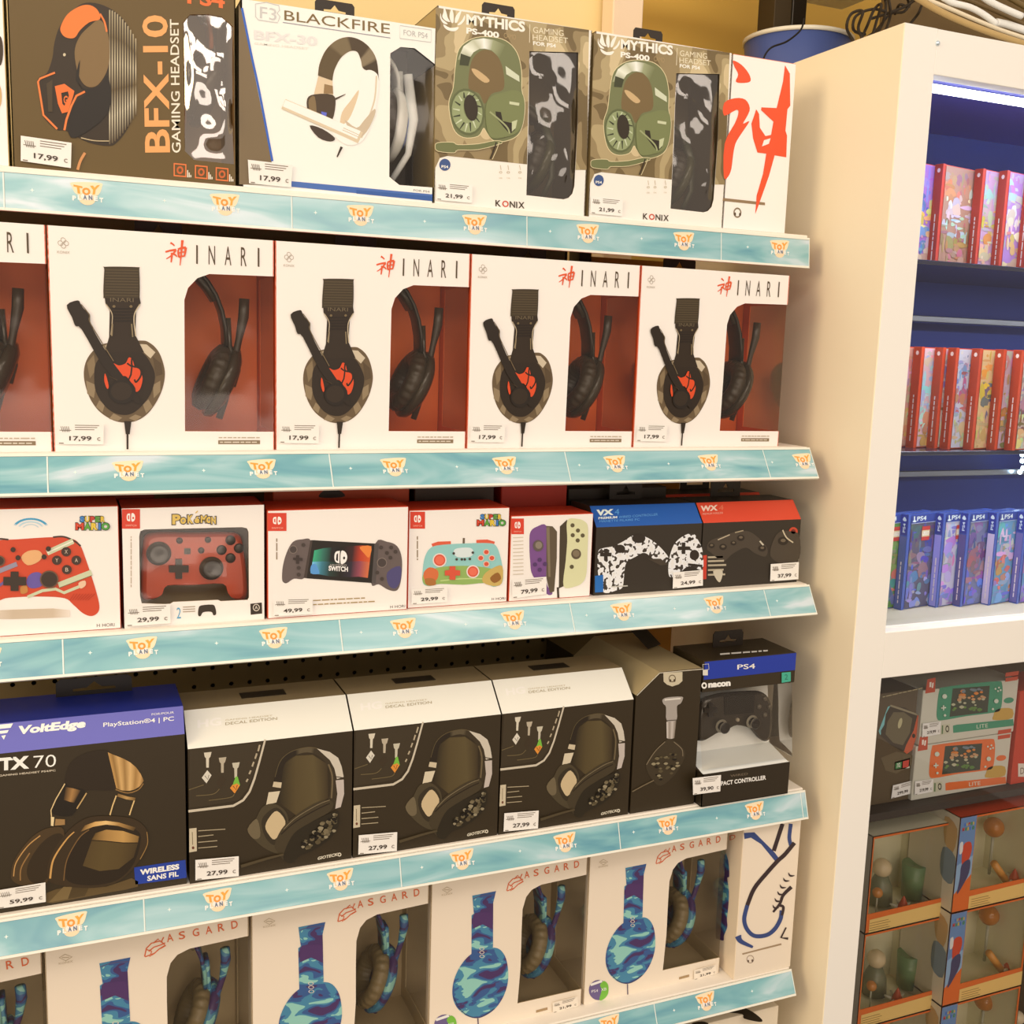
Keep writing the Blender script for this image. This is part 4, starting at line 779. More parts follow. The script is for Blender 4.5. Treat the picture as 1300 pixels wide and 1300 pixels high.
# black wedge topped boxes
MT['camo_bw'] = noise_ramp(material('black_and_white_camouflage_print', .4, col=(1, 1, 1)), 150, [(0, P(60, 50, 40)), (.43, P(240, 232, 220)), (.6, P(236, 226, 210))], 1)
YV = 1.199
def wedge_box(x0, x1, band, label, group, Y=YV, mat='print'):
    t = thing('controller_box', ((x0 + x1) / 2, Y, Z3), label, 'box', group); b = P(52, 43, 32)
    prof = [(Y, Z3), (Y, Z3 + .0895), (Y + .021, Z3 + .114), (Y + .075, Z3 + .114), (Y + .075, Z3)]
    part(profile_box(MB(), x0, x1, prof, [b, P(*band), P(40, 30, 22), b, b], b), 'carton_body', 'print', t); hang_tab(t, (x0 + x1) / 2, Z3 + .114, Y + .07, .05, .026, (40, 30, 20)); return t
SN = Vector((0, -.0245, .021)).normalized(); SP = Vector((0, YV, Z3 + .0895)); PV = Vector((0, YV, 0))
t = wedge_box(.6315, .7905, (38, 92, 164), 'black box with a blue sloping top and a black and white controller picture', G3)
A = Art(KC, SP, SN); A.text('VX', (240, 240, 236), 414, 166, 480, 163, 23, .06); A.text('4', (96, 160, 210), 484, 163, 502, 161, 22); A.build('title_lettering', t)
A = Art(KC, SP, SN); A.text('PREMIUM', (236, 236, 230), 422, 180, 494, 176, 9, .03); A.text('WIRED CONTROLLER', (110, 170, 214), 500, 176, 650, 165, 9); A.text('MANETTE FILAIRE PC', (110, 170, 214), 426, 192, 580, 184, 8); A.build('subtitle_lettering', t)
A = Art(KC, PV); A.spl((1, 1, 1), [(421, 304), (440, 290), (480, 282), (520, 262), (558, 240), (600, 245), (644, 272), (682, 312), (690, 332), (672, 350), (640, 336), (600, 308), (566, 322), (528, 348), (520, 400), (514, 440), (490, 452), (450, 462), (430, 440), (419, 370)], 4); A.spl((1, 1, 1), [(692, 340), (712, 276), (750, 242), (786, 234), (806, 262), (821, 300), (821, 372), (770, 358), (724, 392), (694, 398)], 4); A.build('controller_picture', t, 'camo_bw')
A = Art(KC, PV, base=.0006); d_ = (48, 38, 28)
for x, y, rx, ry in ((790, 316, 18, 20), (772, 255, 8, 8)): A.ell(d_, x, y, rx, ry)
x, y, r = 748, 290, 22; A.poly(d_, [(x - 7, y - r), (x + 7, y - r), (x + 7, y - 7), (x + r, y - 7), (x + r, y + 7), (x + 7, y + 7), (x + 7, y + r), (x - 7, y + r), (x - 7, y + 7), (x - r, y + 7), (x - r, y - 7), (x - 7, y - 7)]); A.line(d_, 9, [(765, 352), (820, 358)]); A.build('control_details', t); A = Art(KC, PV, base=.0006)
for x, y, rx, ry in ((576, 252, 26, 18), (504, 292, 20, 16)): A.ell(d_, x, y, rx, ry)
for x, y, r in ((450, 314, 22),): A.poly(d_, [(x - 7, y - r), (x + 7, y - r), (x + 7, y - 7), (x + r, y - 7), (x + r, y + 7), (x + 7, y + 7), (x + 7, y + r), (x - 7, y + r), (x - 7, y + 7), (x - r, y + 7), (x - r, y - 7), (x - 7, y - 7)])
A.poly((70, 58, 44), [(610, 330), (660, 330), (690, 352), (660, 356)]); A.build('control_details', t); A = Art(KC, PV, base=.0006); A.line((200, 190, 170), 4, [(470, 438), (534, 434)]); A.build('stand_print', t)
A = Art(KC, PV, base=.0006); A.poly((34, 104, 170), [(408, 396), (440, 392), (440, 458), (408, 460)]); A.build('blue_tag', t)
sticker(t, KC, PV, [(706, 382), (820, 372), (820, 432), (704, 444)], '24,99')
wx = wedge_box(.7925, .9525, (224, 74, 46), 'black box with a red sloping top, nearest the cream panel on the third shelf', G3)
A = Art(KC, SP, SN); A.text('WX', (250, 210, 180), 814, 150, 880, 146, 22, .05); A.text('4', (236, 120, 84), 884, 146, 902, 144, 20); A.build('title_lettering', wx); A = Art(KC, SP, SN); A.text('PREMIUM WIRELESS', (250, 180, 150), 822, 163, 900, 158, 7); A.build('subtitle_lettering', wx)
A = Art(KC, PV); A.spl((74, 62, 48), [(838, 290), (850, 262), (900, 242), (960, 224), (1000, 226), (1036, 250), (1070, 290), (1062, 322), (1020, 308), (986, 288), (936, 312), (900, 340), (852, 306)], 4); A.spl((74, 62, 48), [(1082, 320), (1092, 262), (1116, 228), (1150, 224), (1192, 240), (1192, 330), (1130, 350)], 4)
A.line((190, 170, 136), 4, [(880, 258), (926, 238)]); A.line((170, 150, 116), 4, [(946, 230), (978, 222)])
for x, y, r in ((856, 280, 10), (900, 285, 12), (968, 250, 12), (940, 270, 9), (1130, 262, 16), (1050, 290, 12)): A.ell((46, 36, 26), x, y, r * 1.2, r); A.ell((110, 94, 72), x, y - 2, r * .6, r * .4)
A.line((206, 186, 150), 5, [(1128, 220), (1142, 248), (1168, 268)], True); A.line((206, 190, 160), 6, [(1040, 262), (1054, 278)]); A.build('controller_picture', wx)
A = Art(KC, PV); A.ell((200, 70, 44), 1170, 226, 17, 17); A.ell((110, 40, 26), 1170, 226, 9, 9); A.build('orange_button_print', wx)
A = Art(KC, PV)
for y, w in ((325, 58), (340, 62), (356, 70), (374, 60), (392, 66)): A.line((186, 168, 136), 7, [(842, y), (842 + w, y - 2)])
A.spl((206, 190, 160), [(862, 378), (898, 376), (890, 418), (876, 412)], 3); A.build('parts_picture', wx)
A = Art(KC, PV); A.poly((206, 62, 40), [(822, 318), (838, 316), (836, 408), (822, 410)]); A.build('red_tag', wx)
sticker(wx, KC, PV, [(1080, 350), (1188, 342), (1186, 408), (1078, 416)], '37,99')
c = copy_tree(wx, wx.location + Vector((0, .08, 0)), 'black box with a red sloping top standing behind the front red topped one')
t = thing('controller_box', (.70, 1.29, Z3), 'black box standing behind the blue topped controller box', 'box', 'boxes in the back of the third shelf'); part(MB().bbox((.632, 1.285, Z3), (.785, 1.35, Z3 + .128), P(44, 34, 22), .001), 'carton_body', 'print', t); hang_tab(t, .72, Z3 + .128, 1.34, .045, .02)
# second rank on the third shelf
def back_box(x0, x1, y0, h, col, label, tab=True):
    t = thing('back_row_box', ((x0 + x1) / 2, y0, Z3), label, 'box', 'boxes in the back of the third shelf'); m = MB(); m.bbox((x0, y0, Z3), (x1, y0 + .06, Z3 + h), P(*col), .001); part(m, 'carton_body', 'print', t)
    if tab: A = Art((0, 0, 1), (0, y0, 0)); return t, A
    return t, None
t, _ = back_box(.235, .405, 1.275, .165, (196, 74, 30), 'tall orange red box standing behind the grey handheld box', False)
A = Art((0, 0, 1), (0, 1.275, 0)); A.spl((40, 26, 16), [(405, 631), (408, 625), (416, 621), (430, 622), (438, 630), (420, 632)], 3); A.build('hanger_slot', t)
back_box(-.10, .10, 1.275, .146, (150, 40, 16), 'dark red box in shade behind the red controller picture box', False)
back_box(.412, .52, 1.275, .15, (52, 38, 24), 'black box standing behind the small turquoise pad box', False)
back_box(.53, .625, 1.275, .138, (176, 44, 22), 'flat red box standing behind the purple and cream controller box', False)
# ================================================================ row four
KV = (0, 840, 3.714); K8 = (230, 830, 3.714); K9 = (560, 780, 4.333); K10 = (760, 780, 4.333); Z4 = RZS[3]; Y4 = 1.165; G4 = 'boxes on the fourth shelf'; BK = (52, 40, 22)
t = thing('headset_box', (.01, 1.167, Z4), 'black headset box with a violet blue band and bronze headset picture', 'box', G4); x0, x1 = -.098, .1185
prof = [(1.167, Z4), (1.167, Z4 + .175), (1.179, Z4 + .203), (1.262, Z4 + .203), (1.262, Z4)]
part(profile_box(MB(), x0, x1, prof, [P(*BK), P(104, 100, 176), P(30, 48, 140), P(*BK), P(*BK)], P(*BK)), 'carton_body', 'print', t); hang_tab(t, .03, Z4 + .203, 1.25, .08, .02, (30, 22, 14))  # top face given a darker blue for the shade on it
VN = Vector((0, -.028, .012)).normalized(); VP = Vector((0, 1.167, Z4 + .175)); PF = Vector((0, 1.167, 0)); c = (250, 240, 228)
A = Art(KV, VP, VN); A.text('VoltEdge', c, 78, 356, 400, 322, 52, .05, slant=.18); A.build('brand_lettering', t)
A = Art(KV, VP, VN)
for q in ([(-30, 300), (62, 291), (50, 312), (-30, 320)], [(-30, 330), (42, 322), (34, 336), (4, 340)], [(6, 350), (28, 346), (18, 368)]): A.poly(c, q)
A.build('brand_emblem', t)
A = Art(KV, VP, VN); A.text('PlayStation®4 | PC', c, 487, 314, 820, 284, 27, .01); A.text('FOR/POUR', c, 715, 254, 820, 244, 10); A.build('platform_lettering', t)
A = Art(KV, PF); A.text('TX', c, -4, 514, 138, 503, 60, .05); A.text('70', c, 158, 502, 264, 494, 58, -.008); A.build('model_lettering', t)
A = Art(KV, PF); A.text('GAMING HEADSET PS4/PC', (216, 196, 164), -6, 542, 262, 516, 9, .02); A.build('subtitle_lettering', t)
A = Art(KV, PF)
A.spl((96, 74, 40), [(220, 1090), (330, 1060), (500, 1060), (620, 1020), (650, 1060), (500, 1090), (300, 1128), (222, 1136)], 2); A.poly((120, 96, 56), [(300, 1060), (340, 1062), (320, 1118), (230, 1134)]); A.poly((76, 58, 30), [(340, 1062), (420, 1062), (400, 1104), (320, 1118)])
A.spl((42, 30, 16), [(305, 575), (330, 480), (400, 432), (480, 416), (520, 430), (560, 520), (545, 600), (430, 605), (350, 610)], 4)
cs = [(196, 146, 80), (150, 110, 56), (214, 166, 100), (160, 118, 62), (220, 172, 106), (166, 122, 64), (206, 156, 92), (120, 86, 42)]
A.strip(cs, [(508, 426), (530, 436), (556, 446), (585, 458), (614, 474), (642, 498), (664, 530), (678, 560)], [(548, 596), (560, 602), (575, 606), (592, 608), (612, 608), (634, 602), (655, 590), (668, 576)])
A.line((150, 110, 58), 5, [(545, 602), (600, 618), (650, 604), (676, 574)], True)
A.spl((30, 22, 12), [(246, 690), (300, 575), (330, 590), (400, 606), (376, 660), (340, 724), (262, 722)], 3); A.strip([(60, 42, 22), (170, 122, 66), (60, 42, 22)], [(310, 590), (345, 596), (380, 606)], [(300, 650), (330, 660), (350, 664)])
A.line((226, 190, 130), 5, [(306, 574), (262, 650), (240, 700), (246, 768)]); A.line((196, 156, 96), 6, [(408, 618), (376, 670), (362, 692)]); A.poly((160, 120, 70), [(262, 740), (306, 742), (306, 768), (258, 772)]); A.poly((236, 206, 150), [(240, 730), (256, 732), (252, 774), (240, 772)])
A.line((226, 186, 120), 6, [(548, 630), (530, 680), (518, 722)]); A.line((226, 186, 120), 6, [(634, 650), (620, 690), (610, 722)]); A.strip([(130, 94, 48), (190, 146, 84), (110, 80, 40)], [(556, 620), (600, 634), (640, 640)], [(552, 634), (596, 648), (636, 654)])
A.spl((74, 54, 28), [(52, 1000), (66, 940), (110, 870), (170, 810), (240, 780), (300, 790), (290, 900), (240, 1000), (200, 1060), (100, 1052), (60, 1030)], 4); A.spl((50, 36, 18), [(130, 960), (190, 860), (260, 810), (300, 830), (260, 960), (200, 1040), (140, 1030)], 4)
A.line((196, 144, 80), 5, [(64, 1010), (76, 946), (130, 868), (190, 818)], True); A.line((150, 108, 58), 6, [(96, 1030), (100, 970), (140, 900)], True)
A.spl((58, 42, 22), [(222, 1010), (236, 920), (300, 820), (370, 756), (440, 728), (560, 728), (640, 744), (690, 790), (694, 850), (660, 930), (612, 990), (540, 1044), (440, 1064), (320, 1058), (244, 1040)], 5)
A.spl((40, 28, 14), [(310, 1020), (330, 900), (380, 820), (430, 780), (560, 760), (640, 790), (664, 830), (640, 930), (590, 1000), (520, 1040), (400, 1052)], 4)
A.strip([(110, 78, 38), (216, 164, 92), (236, 190, 120), (176, 130, 70), (80, 58, 28)], [(400, 770), (450, 752), (500, 748), (560, 756), (640, 780)], [(380, 800), (440, 776), (500, 766), (556, 772), (630, 796)])
A.strip([(90, 66, 30), (170, 126, 66), (196, 148, 80), (130, 96, 48)], [(450, 806), (500, 790), (580, 796), (655, 822)], [(432, 838), (500, 842), (580, 850), (650, 850)])
A.strip([(84, 64, 32), (92, 72, 36), (88, 68, 34), (70, 52, 26)], [(432, 842), (500, 846), (580, 854), (650, 854)], [(390, 960), (470, 985), (560, 975), (630, 920)])
A.line((206, 152, 82), 10, [(236, 1020), (252, 930), (310, 840), (350, 800)], True, w2=5); A.line((120, 86, 46), 5, [(300, 1030), (316, 930), (372, 830), (420, 790)], True); A.line((150, 112, 60), 4, [(692, 800), (694, 860), (660, 930)], True)
A.build('headset_picture', t)
A = Art(KV, PF); A.poly((34, 62, 148), [(632, 970), (874, 934), (880, 1018), (638, 1050)]); A.text('WIRELESS', c, 660, 1006, 845, 978, 26, .05); A.text('SANS FIL', c, 694, 1034, 842, 1011, 24, .03); A.build('wireless_badge', t)
sticker(t, KV, PF, [(-14, 1074), (214, 1036), (216, 1128), (-14, 1162)], '59,99')
# three black boxes with silver bands
PF = Vector((0, Y4, 0)); DN = Vector((0, -.032, .035)).normalized(); DP = Vector((0, Y4, Z4 + .158))
DX0, DX1, DPT = .1215, .3060, .1865
t = dc = thing('headset_box', ((DX0 + DX1) / 2, Y4, Z4), '', 'box', 'black headset boxes with silver tops')
prof = [(Y4, Z4), (Y4, Z4 + .158), (Y4 + .035, Z4 + .19), (Y4 + .10, Z4 + .19), (Y4 + .10, Z4)]; SIL = P(226, 206, 172)
part(profile_box(MB(), DX0, DX1, prof, [P(*BK), SIL, P(150, 126, 88), P(*BK), P(*BK)], P(*BK)), 'carton_body', 'print', t)  # top face darkened: shade on the silver is in its colour
m = MB(); m.add([(DX0, Y4 - .0003, Z4 + .158), (DX1, Y4 - .0003, Z4 + .158), (DX1, Y4 + .035, Z4 + .1905), (DX0, Y4 + .035, Z4 + .1905)], [(0, 1, 2, 3)], P(250, 238, 214)); part(m, 'silver_band', 'metalfoil', t)  # pale base colour carries the foil's sheen
m = MB(); sx = (DX0 + DX1) / 2; m.box((sx - .025, Y4 + .058, Z4 + .1895), (sx + .027, Y4 + .078, Z4 + .1906), P(40, 30, 18)); part(m, 'hanger_slot', 'print', t)
A = Art(K8, DP, DN, base=.0007); A.text('DECAL EDITION', (176, 156, 118), 208, 338, 452, 312, 13); A.text('GAMING HEADSET', (206, 186, 150), 208, 318, 430, 296, 7); A.build('edition_lettering', t)
A = Art(K8, DP, DN, base=.0007); A.text('HG', (254, 246, 232), 76, 352, 190, 338, 38, .04); A.build('title_lettering', t)
A = Art(K8, PF); A.line((206, 188, 158), 9, [(396, 404), (368, 510), (345, 590), (322, 650), (292, 690), (246, 716), (150, 728), (34, 742)], w2=12)
A.poly((60, 48, 30), [(40, 452), (384, 416), (350, 545), (310, 640), (270, 690), (120, 716), (36, 726)])
for (x, y, a_, b_) in ((125, 466, (216, 200, 170), (220, 206, 180)), (195, 490, (186, 168, 138), (60, 46, 28)), (258, 514, (200, 186, 156), (226, 140, 50))):
    A.poly(a_, [(x - 18, y), (x + 18, y - 4), (x + 12, y + 20), (x + 6, y + 26), (x + 5, y + 70), (x - 7, y + 70), (x - 8, y + 26), (x - 14, y + 20)]); A.poly(b_, [(x - 2, y + 82), (x + 18, y + 106), (x - 6, y + 144), (x - 28, y + 118)]); A.line((60, 46, 30), 3, [(x - 14, y + 108), (x, y + 126), (x + 6, y + 104)])
    if x == 258: A.poly((120, 180, 60), [(x - 2, y + 64), (x + 8, y + 64), (x + 20, y + 106), (x + 4, y + 96), (x - 16, y + 104)])
for q in ([(36, 640), (90, 622), (106, 616)], [(70, 668), (150, 660), (180, 636)], [(130, 690), (230, 676), (250, 660)]): A.line((110, 92, 58), 4, q, True)
for k in range(5): A.line((180, 160, 126), 8, [(370 - 14 * k, 428 + 40 * k), (362 - 14 * k, 458 + 36 * k)])
A.build('feature_panel', t)
A = Art(K8, PF); A.poly((206, 186, 150), [(38, 824), (72, 820), (74, 930), (38, 936)]); A.line((110, 90, 60), 3, [(52, 840), (54, 900)]); A.ell((110, 60, 40), 56, 914, 6, 7)
for k, w in enumerate((128, 72, 90, 90)): A.line((176, 156, 120), 4, [(80, 834 + 27 * k), (80 + w, 826 + 27 * k)])
A.build('side_caption', t)
A = Art(K8, PF); A.strip([(46, 36, 20), (84, 68, 38), (92, 76, 44), (60, 46, 26)], [(480, 520), (540, 480), (620, 476), (690, 520)], [(460, 700), (540, 760), (640, 710), (694, 680)])
o_ = spline([(432, 625), (442, 580), (468, 504), (520, 460), (598, 440), (664, 452), (738, 488), (764, 566), (768, 650), (748, 728)], False, 4); i_ = spline([(468, 628), (474, 590), (486, 524), (524, 484), (594, 464), (650, 484), (692, 530), (702, 590), (700, 650), (688, 700)], False, 4)
A.strip([(38, 28, 16) if k < 14 else (90, 76, 52) if k < 18 else (58, 46, 28) for k in range(len(o_))], o_, i_); A.line((96, 80, 50), 3, [(442, 580), (468, 504), (520, 460), (598, 440), (650, 448)], True)
A.poly((206, 190, 164), [(640, 446), (700, 462), (740, 490), (756, 530), (766, 580), (734, 590), (722, 540), (700, 500)]); A.poly((196, 178, 160), [(728, 596), (766, 592), (768, 660), (752, 722), (726, 730), (736, 660)]); A.line((50, 38, 24), 4, [(704, 574), (764, 584)]); A.line((110, 92, 62), 8, [(694, 520), (712, 580), (708, 680)], True)
A.poly((206, 184, 146), [(436, 602), (474, 606), (470, 632), (430, 626)]); A.poly((216, 196, 160), [(412, 652), (466, 646), (448, 700), (400, 712)])
A.spl((74, 62, 40), [(312, 830), (350, 780), (384, 720), (440, 706), (490, 740), (506, 790), (500, 850), (474, 936), (420, 930), (360, 890)], 4); A.spl((110, 94, 66), [(312, 826), (350, 778), (366, 800), (372, 860), (340, 870)], 3); A.spl((52, 42, 26), [(378, 800), (396, 756), (450, 724), (494, 770), (490, 830), (446, 900), (400, 870)], 4); A.spl((206, 178, 132), [(396, 812), (418, 766), (452, 740), (490, 786), (478, 830), (440, 874), (412, 850)], 3)
A.spl((66, 54, 34), [(440, 900), (470, 830), (520, 776), (600, 720), (660, 692), (704, 690), (716, 716), (690, 750), (600, 800), (540, 860), (520, 960), (486, 972), (456, 936)], 4); A.line((36, 26, 14), 5, [(470, 850), (540, 790), (640, 732), (700, 704)], True); A.line((130, 112, 80), 3, [(482, 826), (540, 772), (640, 712), (700, 688)], True)
A.spl((40, 32, 18), [(480, 960), (520, 860), (580, 810), (700, 750), (738, 740), (744, 800), (700, 870), (620, 925), (560, 950), (520, 984)], 4)
random.seed(5)
for k in range(64):
    u, v = random.random(), random.random(); x = 570 + 160 * u; y = 905 - 120 * u + (v - .5) * (50 + 40 * u); c_ = random.choice([(122, 106, 76), (88, 74, 48), (150, 134, 102), (26, 20, 10), (24, 18, 8), (104, 90, 62)]); s_ = 6 + 8 * random.random()
    A.spl(c_, [(x - s_, y - 2), (x - s_ * .2, y - s_ * .7), (x + s_, y - s_ * .3), (x + s_ * .6, y + s_ * .5), (x - s_ * .4, y + s_ * .7)], 2)
A.line((80, 66, 42), 14, [(280, 996), (400, 960), (480, 940)], True, w2=8); A.build('headset_picture', t)
A = Art(K8, PF); A.text('GIOTECK', (226, 210, 178), 642, 972, 738, 952, 15, .03, slant=.2); A.ell((226, 210, 178), 746, 946, 9, 9, hole=.5); A.build('maker_lettering', t)
sticker(t, K8, PF, [(66, 968), (270, 950), (270, 1044), (66, 1064)], '27,99')
dc['label'] = 'black box with a silver top, beside the box with the violet blue band'
copy_tree(dc, dc.location + Vector((DPT, 0, 0)), 'middle one of the three front facing black boxes with silver tops')
copy_tree(dc, dc.location + Vector((DPT * 2, 0, 0)), 'front facing silver topped box touching the box turned sideways')
# silver wedge box turned sideways
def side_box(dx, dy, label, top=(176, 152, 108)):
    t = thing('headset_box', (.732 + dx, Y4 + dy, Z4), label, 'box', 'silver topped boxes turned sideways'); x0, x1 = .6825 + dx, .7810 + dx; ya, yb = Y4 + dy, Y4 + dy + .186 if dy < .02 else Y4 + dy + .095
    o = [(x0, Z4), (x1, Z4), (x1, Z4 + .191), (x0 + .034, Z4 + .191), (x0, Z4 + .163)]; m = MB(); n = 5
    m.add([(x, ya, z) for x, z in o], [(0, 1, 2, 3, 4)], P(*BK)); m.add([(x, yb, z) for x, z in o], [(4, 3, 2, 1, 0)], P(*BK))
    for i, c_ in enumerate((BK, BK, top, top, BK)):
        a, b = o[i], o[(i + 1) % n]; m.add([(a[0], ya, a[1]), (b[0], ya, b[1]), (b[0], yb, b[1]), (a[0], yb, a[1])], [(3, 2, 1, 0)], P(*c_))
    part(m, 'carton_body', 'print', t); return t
t = side_box(0, 0, 'black box end with a silver wedge top and headset end picture beside the controller pack')
A = Art(K10, PF); A.poly((206, 188, 152), [(355, 322), (460, 316), (460, 366), (440, 384), (404, 396), (376, 386), (357, 370)]); A.ell((110, 92, 64), 404, 352, 20, 21, hole=.75, n=16); A.ell((80, 62, 40), 393, 364, 6, 8); A.ell((80, 62, 40), 416, 363, 6, 8); A.build('headphone_icon', t)
A = Art(K10, PF); A.line((220, 204, 172), 4, [(210, 446), (335, 322), (576, 300)]); A.build('edge_line', t)
A = Art(K10, PF)
A.spl((170, 156, 140), [(350, 470), (378, 456), (456, 452), (462, 466), (450, 490), (430, 506), (428, 582), (374, 586), (370, 510), (356, 492)], 3); A.line((226, 212, 190), 8, [(362, 470), (450, 462)]); A.strip([(220, 204, 186), (150, 134, 116), (200, 184, 166), (120, 104, 84)], [(372, 590), (388, 590), (404, 588), (426, 586)], [(374, 680), (388, 684), (400, 684), (416, 680)]); A.line((60, 48, 32), 4, [(372, 584), (428, 580)])
A.spl((62, 50, 32), [(258, 830), (300, 760), (370, 690), (404, 690), (450, 720), (476, 770), (440, 850), (400, 900), (340, 942), (292, 908)], 4); A.line((130, 112, 84), 4, [(262, 826), (310, 752), (364, 700)], True); A.line((130, 112, 84), 4, [(412, 700), (456, 740), (462, 780)], True)
for k in range(30):
    a, r = random.random() * 6.28, random.random() ** .5; x = 372 + 78 * r * math.cos(a); y = 830 + 84 * r * math.sin(a); s_ = 7 + 8 * random.random(); A.spl(random.choice([(150, 134, 100), (90, 76, 50), (28, 20, 12), (110, 96, 66)]), [(x - s_, y), (x, y - s_ * .6), (x + s_, y - 2), (x + 2, y + s_ * .6)], 2)
A.line((116, 98, 70), 6, [(182, 972), (240, 940), (300, 910)], True); A.build('headset_picture', t)
m = MB(); pc = atZ(760 + 250 / 4.333, 780 + 165 / 4.333, Z4 + .194); q = .017; R_ = Matrix.Rotation(.5, 3, 'Z')
m.add([pc + R_ @ Vector((a * q, b * q, .012 * (b + 1) + d)) for d in (0, .001) for a, b in ((-1, -1), (1, -1), (1, 1), (-1, 1))], [(3, 2, 1, 0), (4, 5, 6, 7), (0, 1, 5, 4), (1, 2, 6, 5), (2, 3, 7, 6), (3, 0, 4, 7)], P(34, 26, 16)); part(m, 'folded_hang_tab', 'print', t)
pb_ = atY(756, 805, 1.355); side_box(pb_.x - .034 - .6825, .19, 'dark wedge topped box standing in the shade behind the silver topped boxes', (120, 98, 60))  # top colour darkened for the shade at the back of the shelf
# controller pack: lid, clear blister, tray
NX0, NX1 = .7845, .9355; c = (246, 234, 214)
t = thing('controller_pack', ((NX0 + NX1) / 2, 1.166, Z4), 'black and blue controller pack with a clear blister on the fourth shelf', 'box', None)
m = MB(); m.bbox((NX0, 1.166, Z4 + .156), (NX1, 1.245, Z4 + .199), P(*BK), .0008); lid = part(m, 'lid', 'print', t)
m = MB(); m.box((NX0 + .001, 1.1654, Z4 + .174), (NX1 - .001, 1.1662, Z4 + .1985), P(32, 56, 150)); part(m, 'blue_band', 'print', lid)
PL = Vector((0, 1.1652, 0))
A = Art(K10, PL); A.text('PS4', c, 762, 303, 860, 297, 27, .01); A.build('platform_lettering', lid); A = Art(K10, PL); A.text('nacon', c, 602, 404, 725, 393, 26, .06); A.build('brand_lettering', lid)
A = Art(K10, PL); A.ell(c, 580, 391, 15, 18, hole=.5, n=14); A.build('brand_emblem', lid); A = Art(K10, PL); A.poly((70, 170, 136), [(1006, 320), (1056, 316), (1056, 368), (1006, 376)]); A.text('2', (40, 110, 90), 1022, 360, 1040, 358, 30); A.build('green_badge', lid)
A = Art(K10, PL); A.rect((226, 214, 190), 572, 305, 600, 335); A.line((226, 214, 190), 3, [(572, 275), (604, 272), (606, 302), (574, 306)], closed=True); A.build('rating_mark', lid)
PT = Vector((0, 0, Z4 + .1995)); A = Art(K10, PT, Vector((0, 0, 1))); A.bars(c, 668, 220, 930, 201, 15, 6); A.build('top_lettering', lid)
hang_tab(t, .86, Z4 + .1995, 1.222, .05, .022, (40, 30, 20))
m = MB(); fx = NX1 - .009
m.box((NX0, 1.152, Z4), (fx, 1.1532, Z4 + .046), P(46, 36, 22)); m.box((NX0, 1.152, Z4), (NX0 + .001, 1.245, Z4 + .046), P(46, 36, 22)); m.box((fx - .001, 1.1532, Z4), (fx, 1.245, Z4 + .046), P(250, 240, 222)); m.box((NX0, 1.152, Z4), (fx, 1.245, Z4 + .001), P(46, 36, 22))
tray = part(m, 'tray', 'print', t)
m = MB(); m.add([(NX0 + .001, 1.1535, Z4 + .0455), (fx - .001, 1.1535, Z4 + .0455), (fx - .001, 1.2, Z4 + .058), (NX0 + .001, 1.2, Z4 + .058)], [(0, 1, 2, 3)], P(246, 238, 224)); m.add([(NX0 + .001, 1.2, Z4 + .058), (fx - .001, 1.2, Z4 + .058), (fx - .001, 1.215, Z4 + .156), (NX0 + .001, 1.215, Z4 + .156)], [(0, 1, 2, 3)], P(240, 230, 212)); part(m, 'white_insert', 'print', t)
m = MB(); m.box((NX0, 1.24, Z4 + .046), (fx + .006, 1.2412, Z4 + .157), P(50, 40, 26)); part(m, 'back_card', 'print', t)
A = Art(K10, Vector((0, 1.152, 0))); A.text('PACT CONTROLLER', c, 672, 942, 920, 908, 24, .03); A.text('WIRED', (130, 110, 86), 724, 894, 820, 882, 12); A.build('tray_lettering', tray)
sticker(t, K10, Vector((0, 1.151, 0)), [(516, 900), (672, 882), (668, 972), (518, 992)], '39,90', base=.0006)
m = MB(); bl = [(1.158, Z4 + .05), (1.166, Z4 + .09), (1.170, Z4 + .155)]
for i in range(2): m.add([(NX0 + .002, *bl[i]), (NX1 - .001, *bl[i]), (NX1 - .001, *bl[i + 1]), (NX0 + .002, *bl[i + 1])], [(0, 1, 2, 3)], (1, 1, 1), True)
m.add([(NX1 - .001, 1.158, Z4 + .05), (NX1 - .001, 1.21, Z4 + .05), (NX1 - .001, 1.21, Z4 + .155), (NX1 - .001, 1.170, Z4 + .155)], [(0, 1, 2, 3)], (1, 1, 1)); part(m, 'clear_blister', 'film', t)
gamepad(1.184, K10, [(556, 702), (546, 640), (556, 540), (586, 470), (640, 448), (700, 436), (850, 426), (905, 432), (944, 462), (964, 530), (962, 640), (946, 694), (912, 702), (880, 664), (838, 630), (760, 612), (700, 640), (640, 660), (600, 684)], 'black game controller held in the clear blister of the blue banded pack', (56, 47, 36), (34, 27, 20), mat='gloss', dy=.012, rim=(150, 136, 112),
    sticks=((672, 612, 36), (840, 588, 36)), rounds=((912, 462, 15, (96, 84, 66)), (880, 506, 15, (96, 84, 66)), (938, 506, 15, (96, 84, 66)), (912, 550, 15, (96, 84, 66)), (762, 578, 12, (170, 150, 120))), dpad=(610, 524, 36), extras=(('touch_pad', (34, 28, 20), [(688, 452), (856, 440), (850, 540), (692, 552)]),))

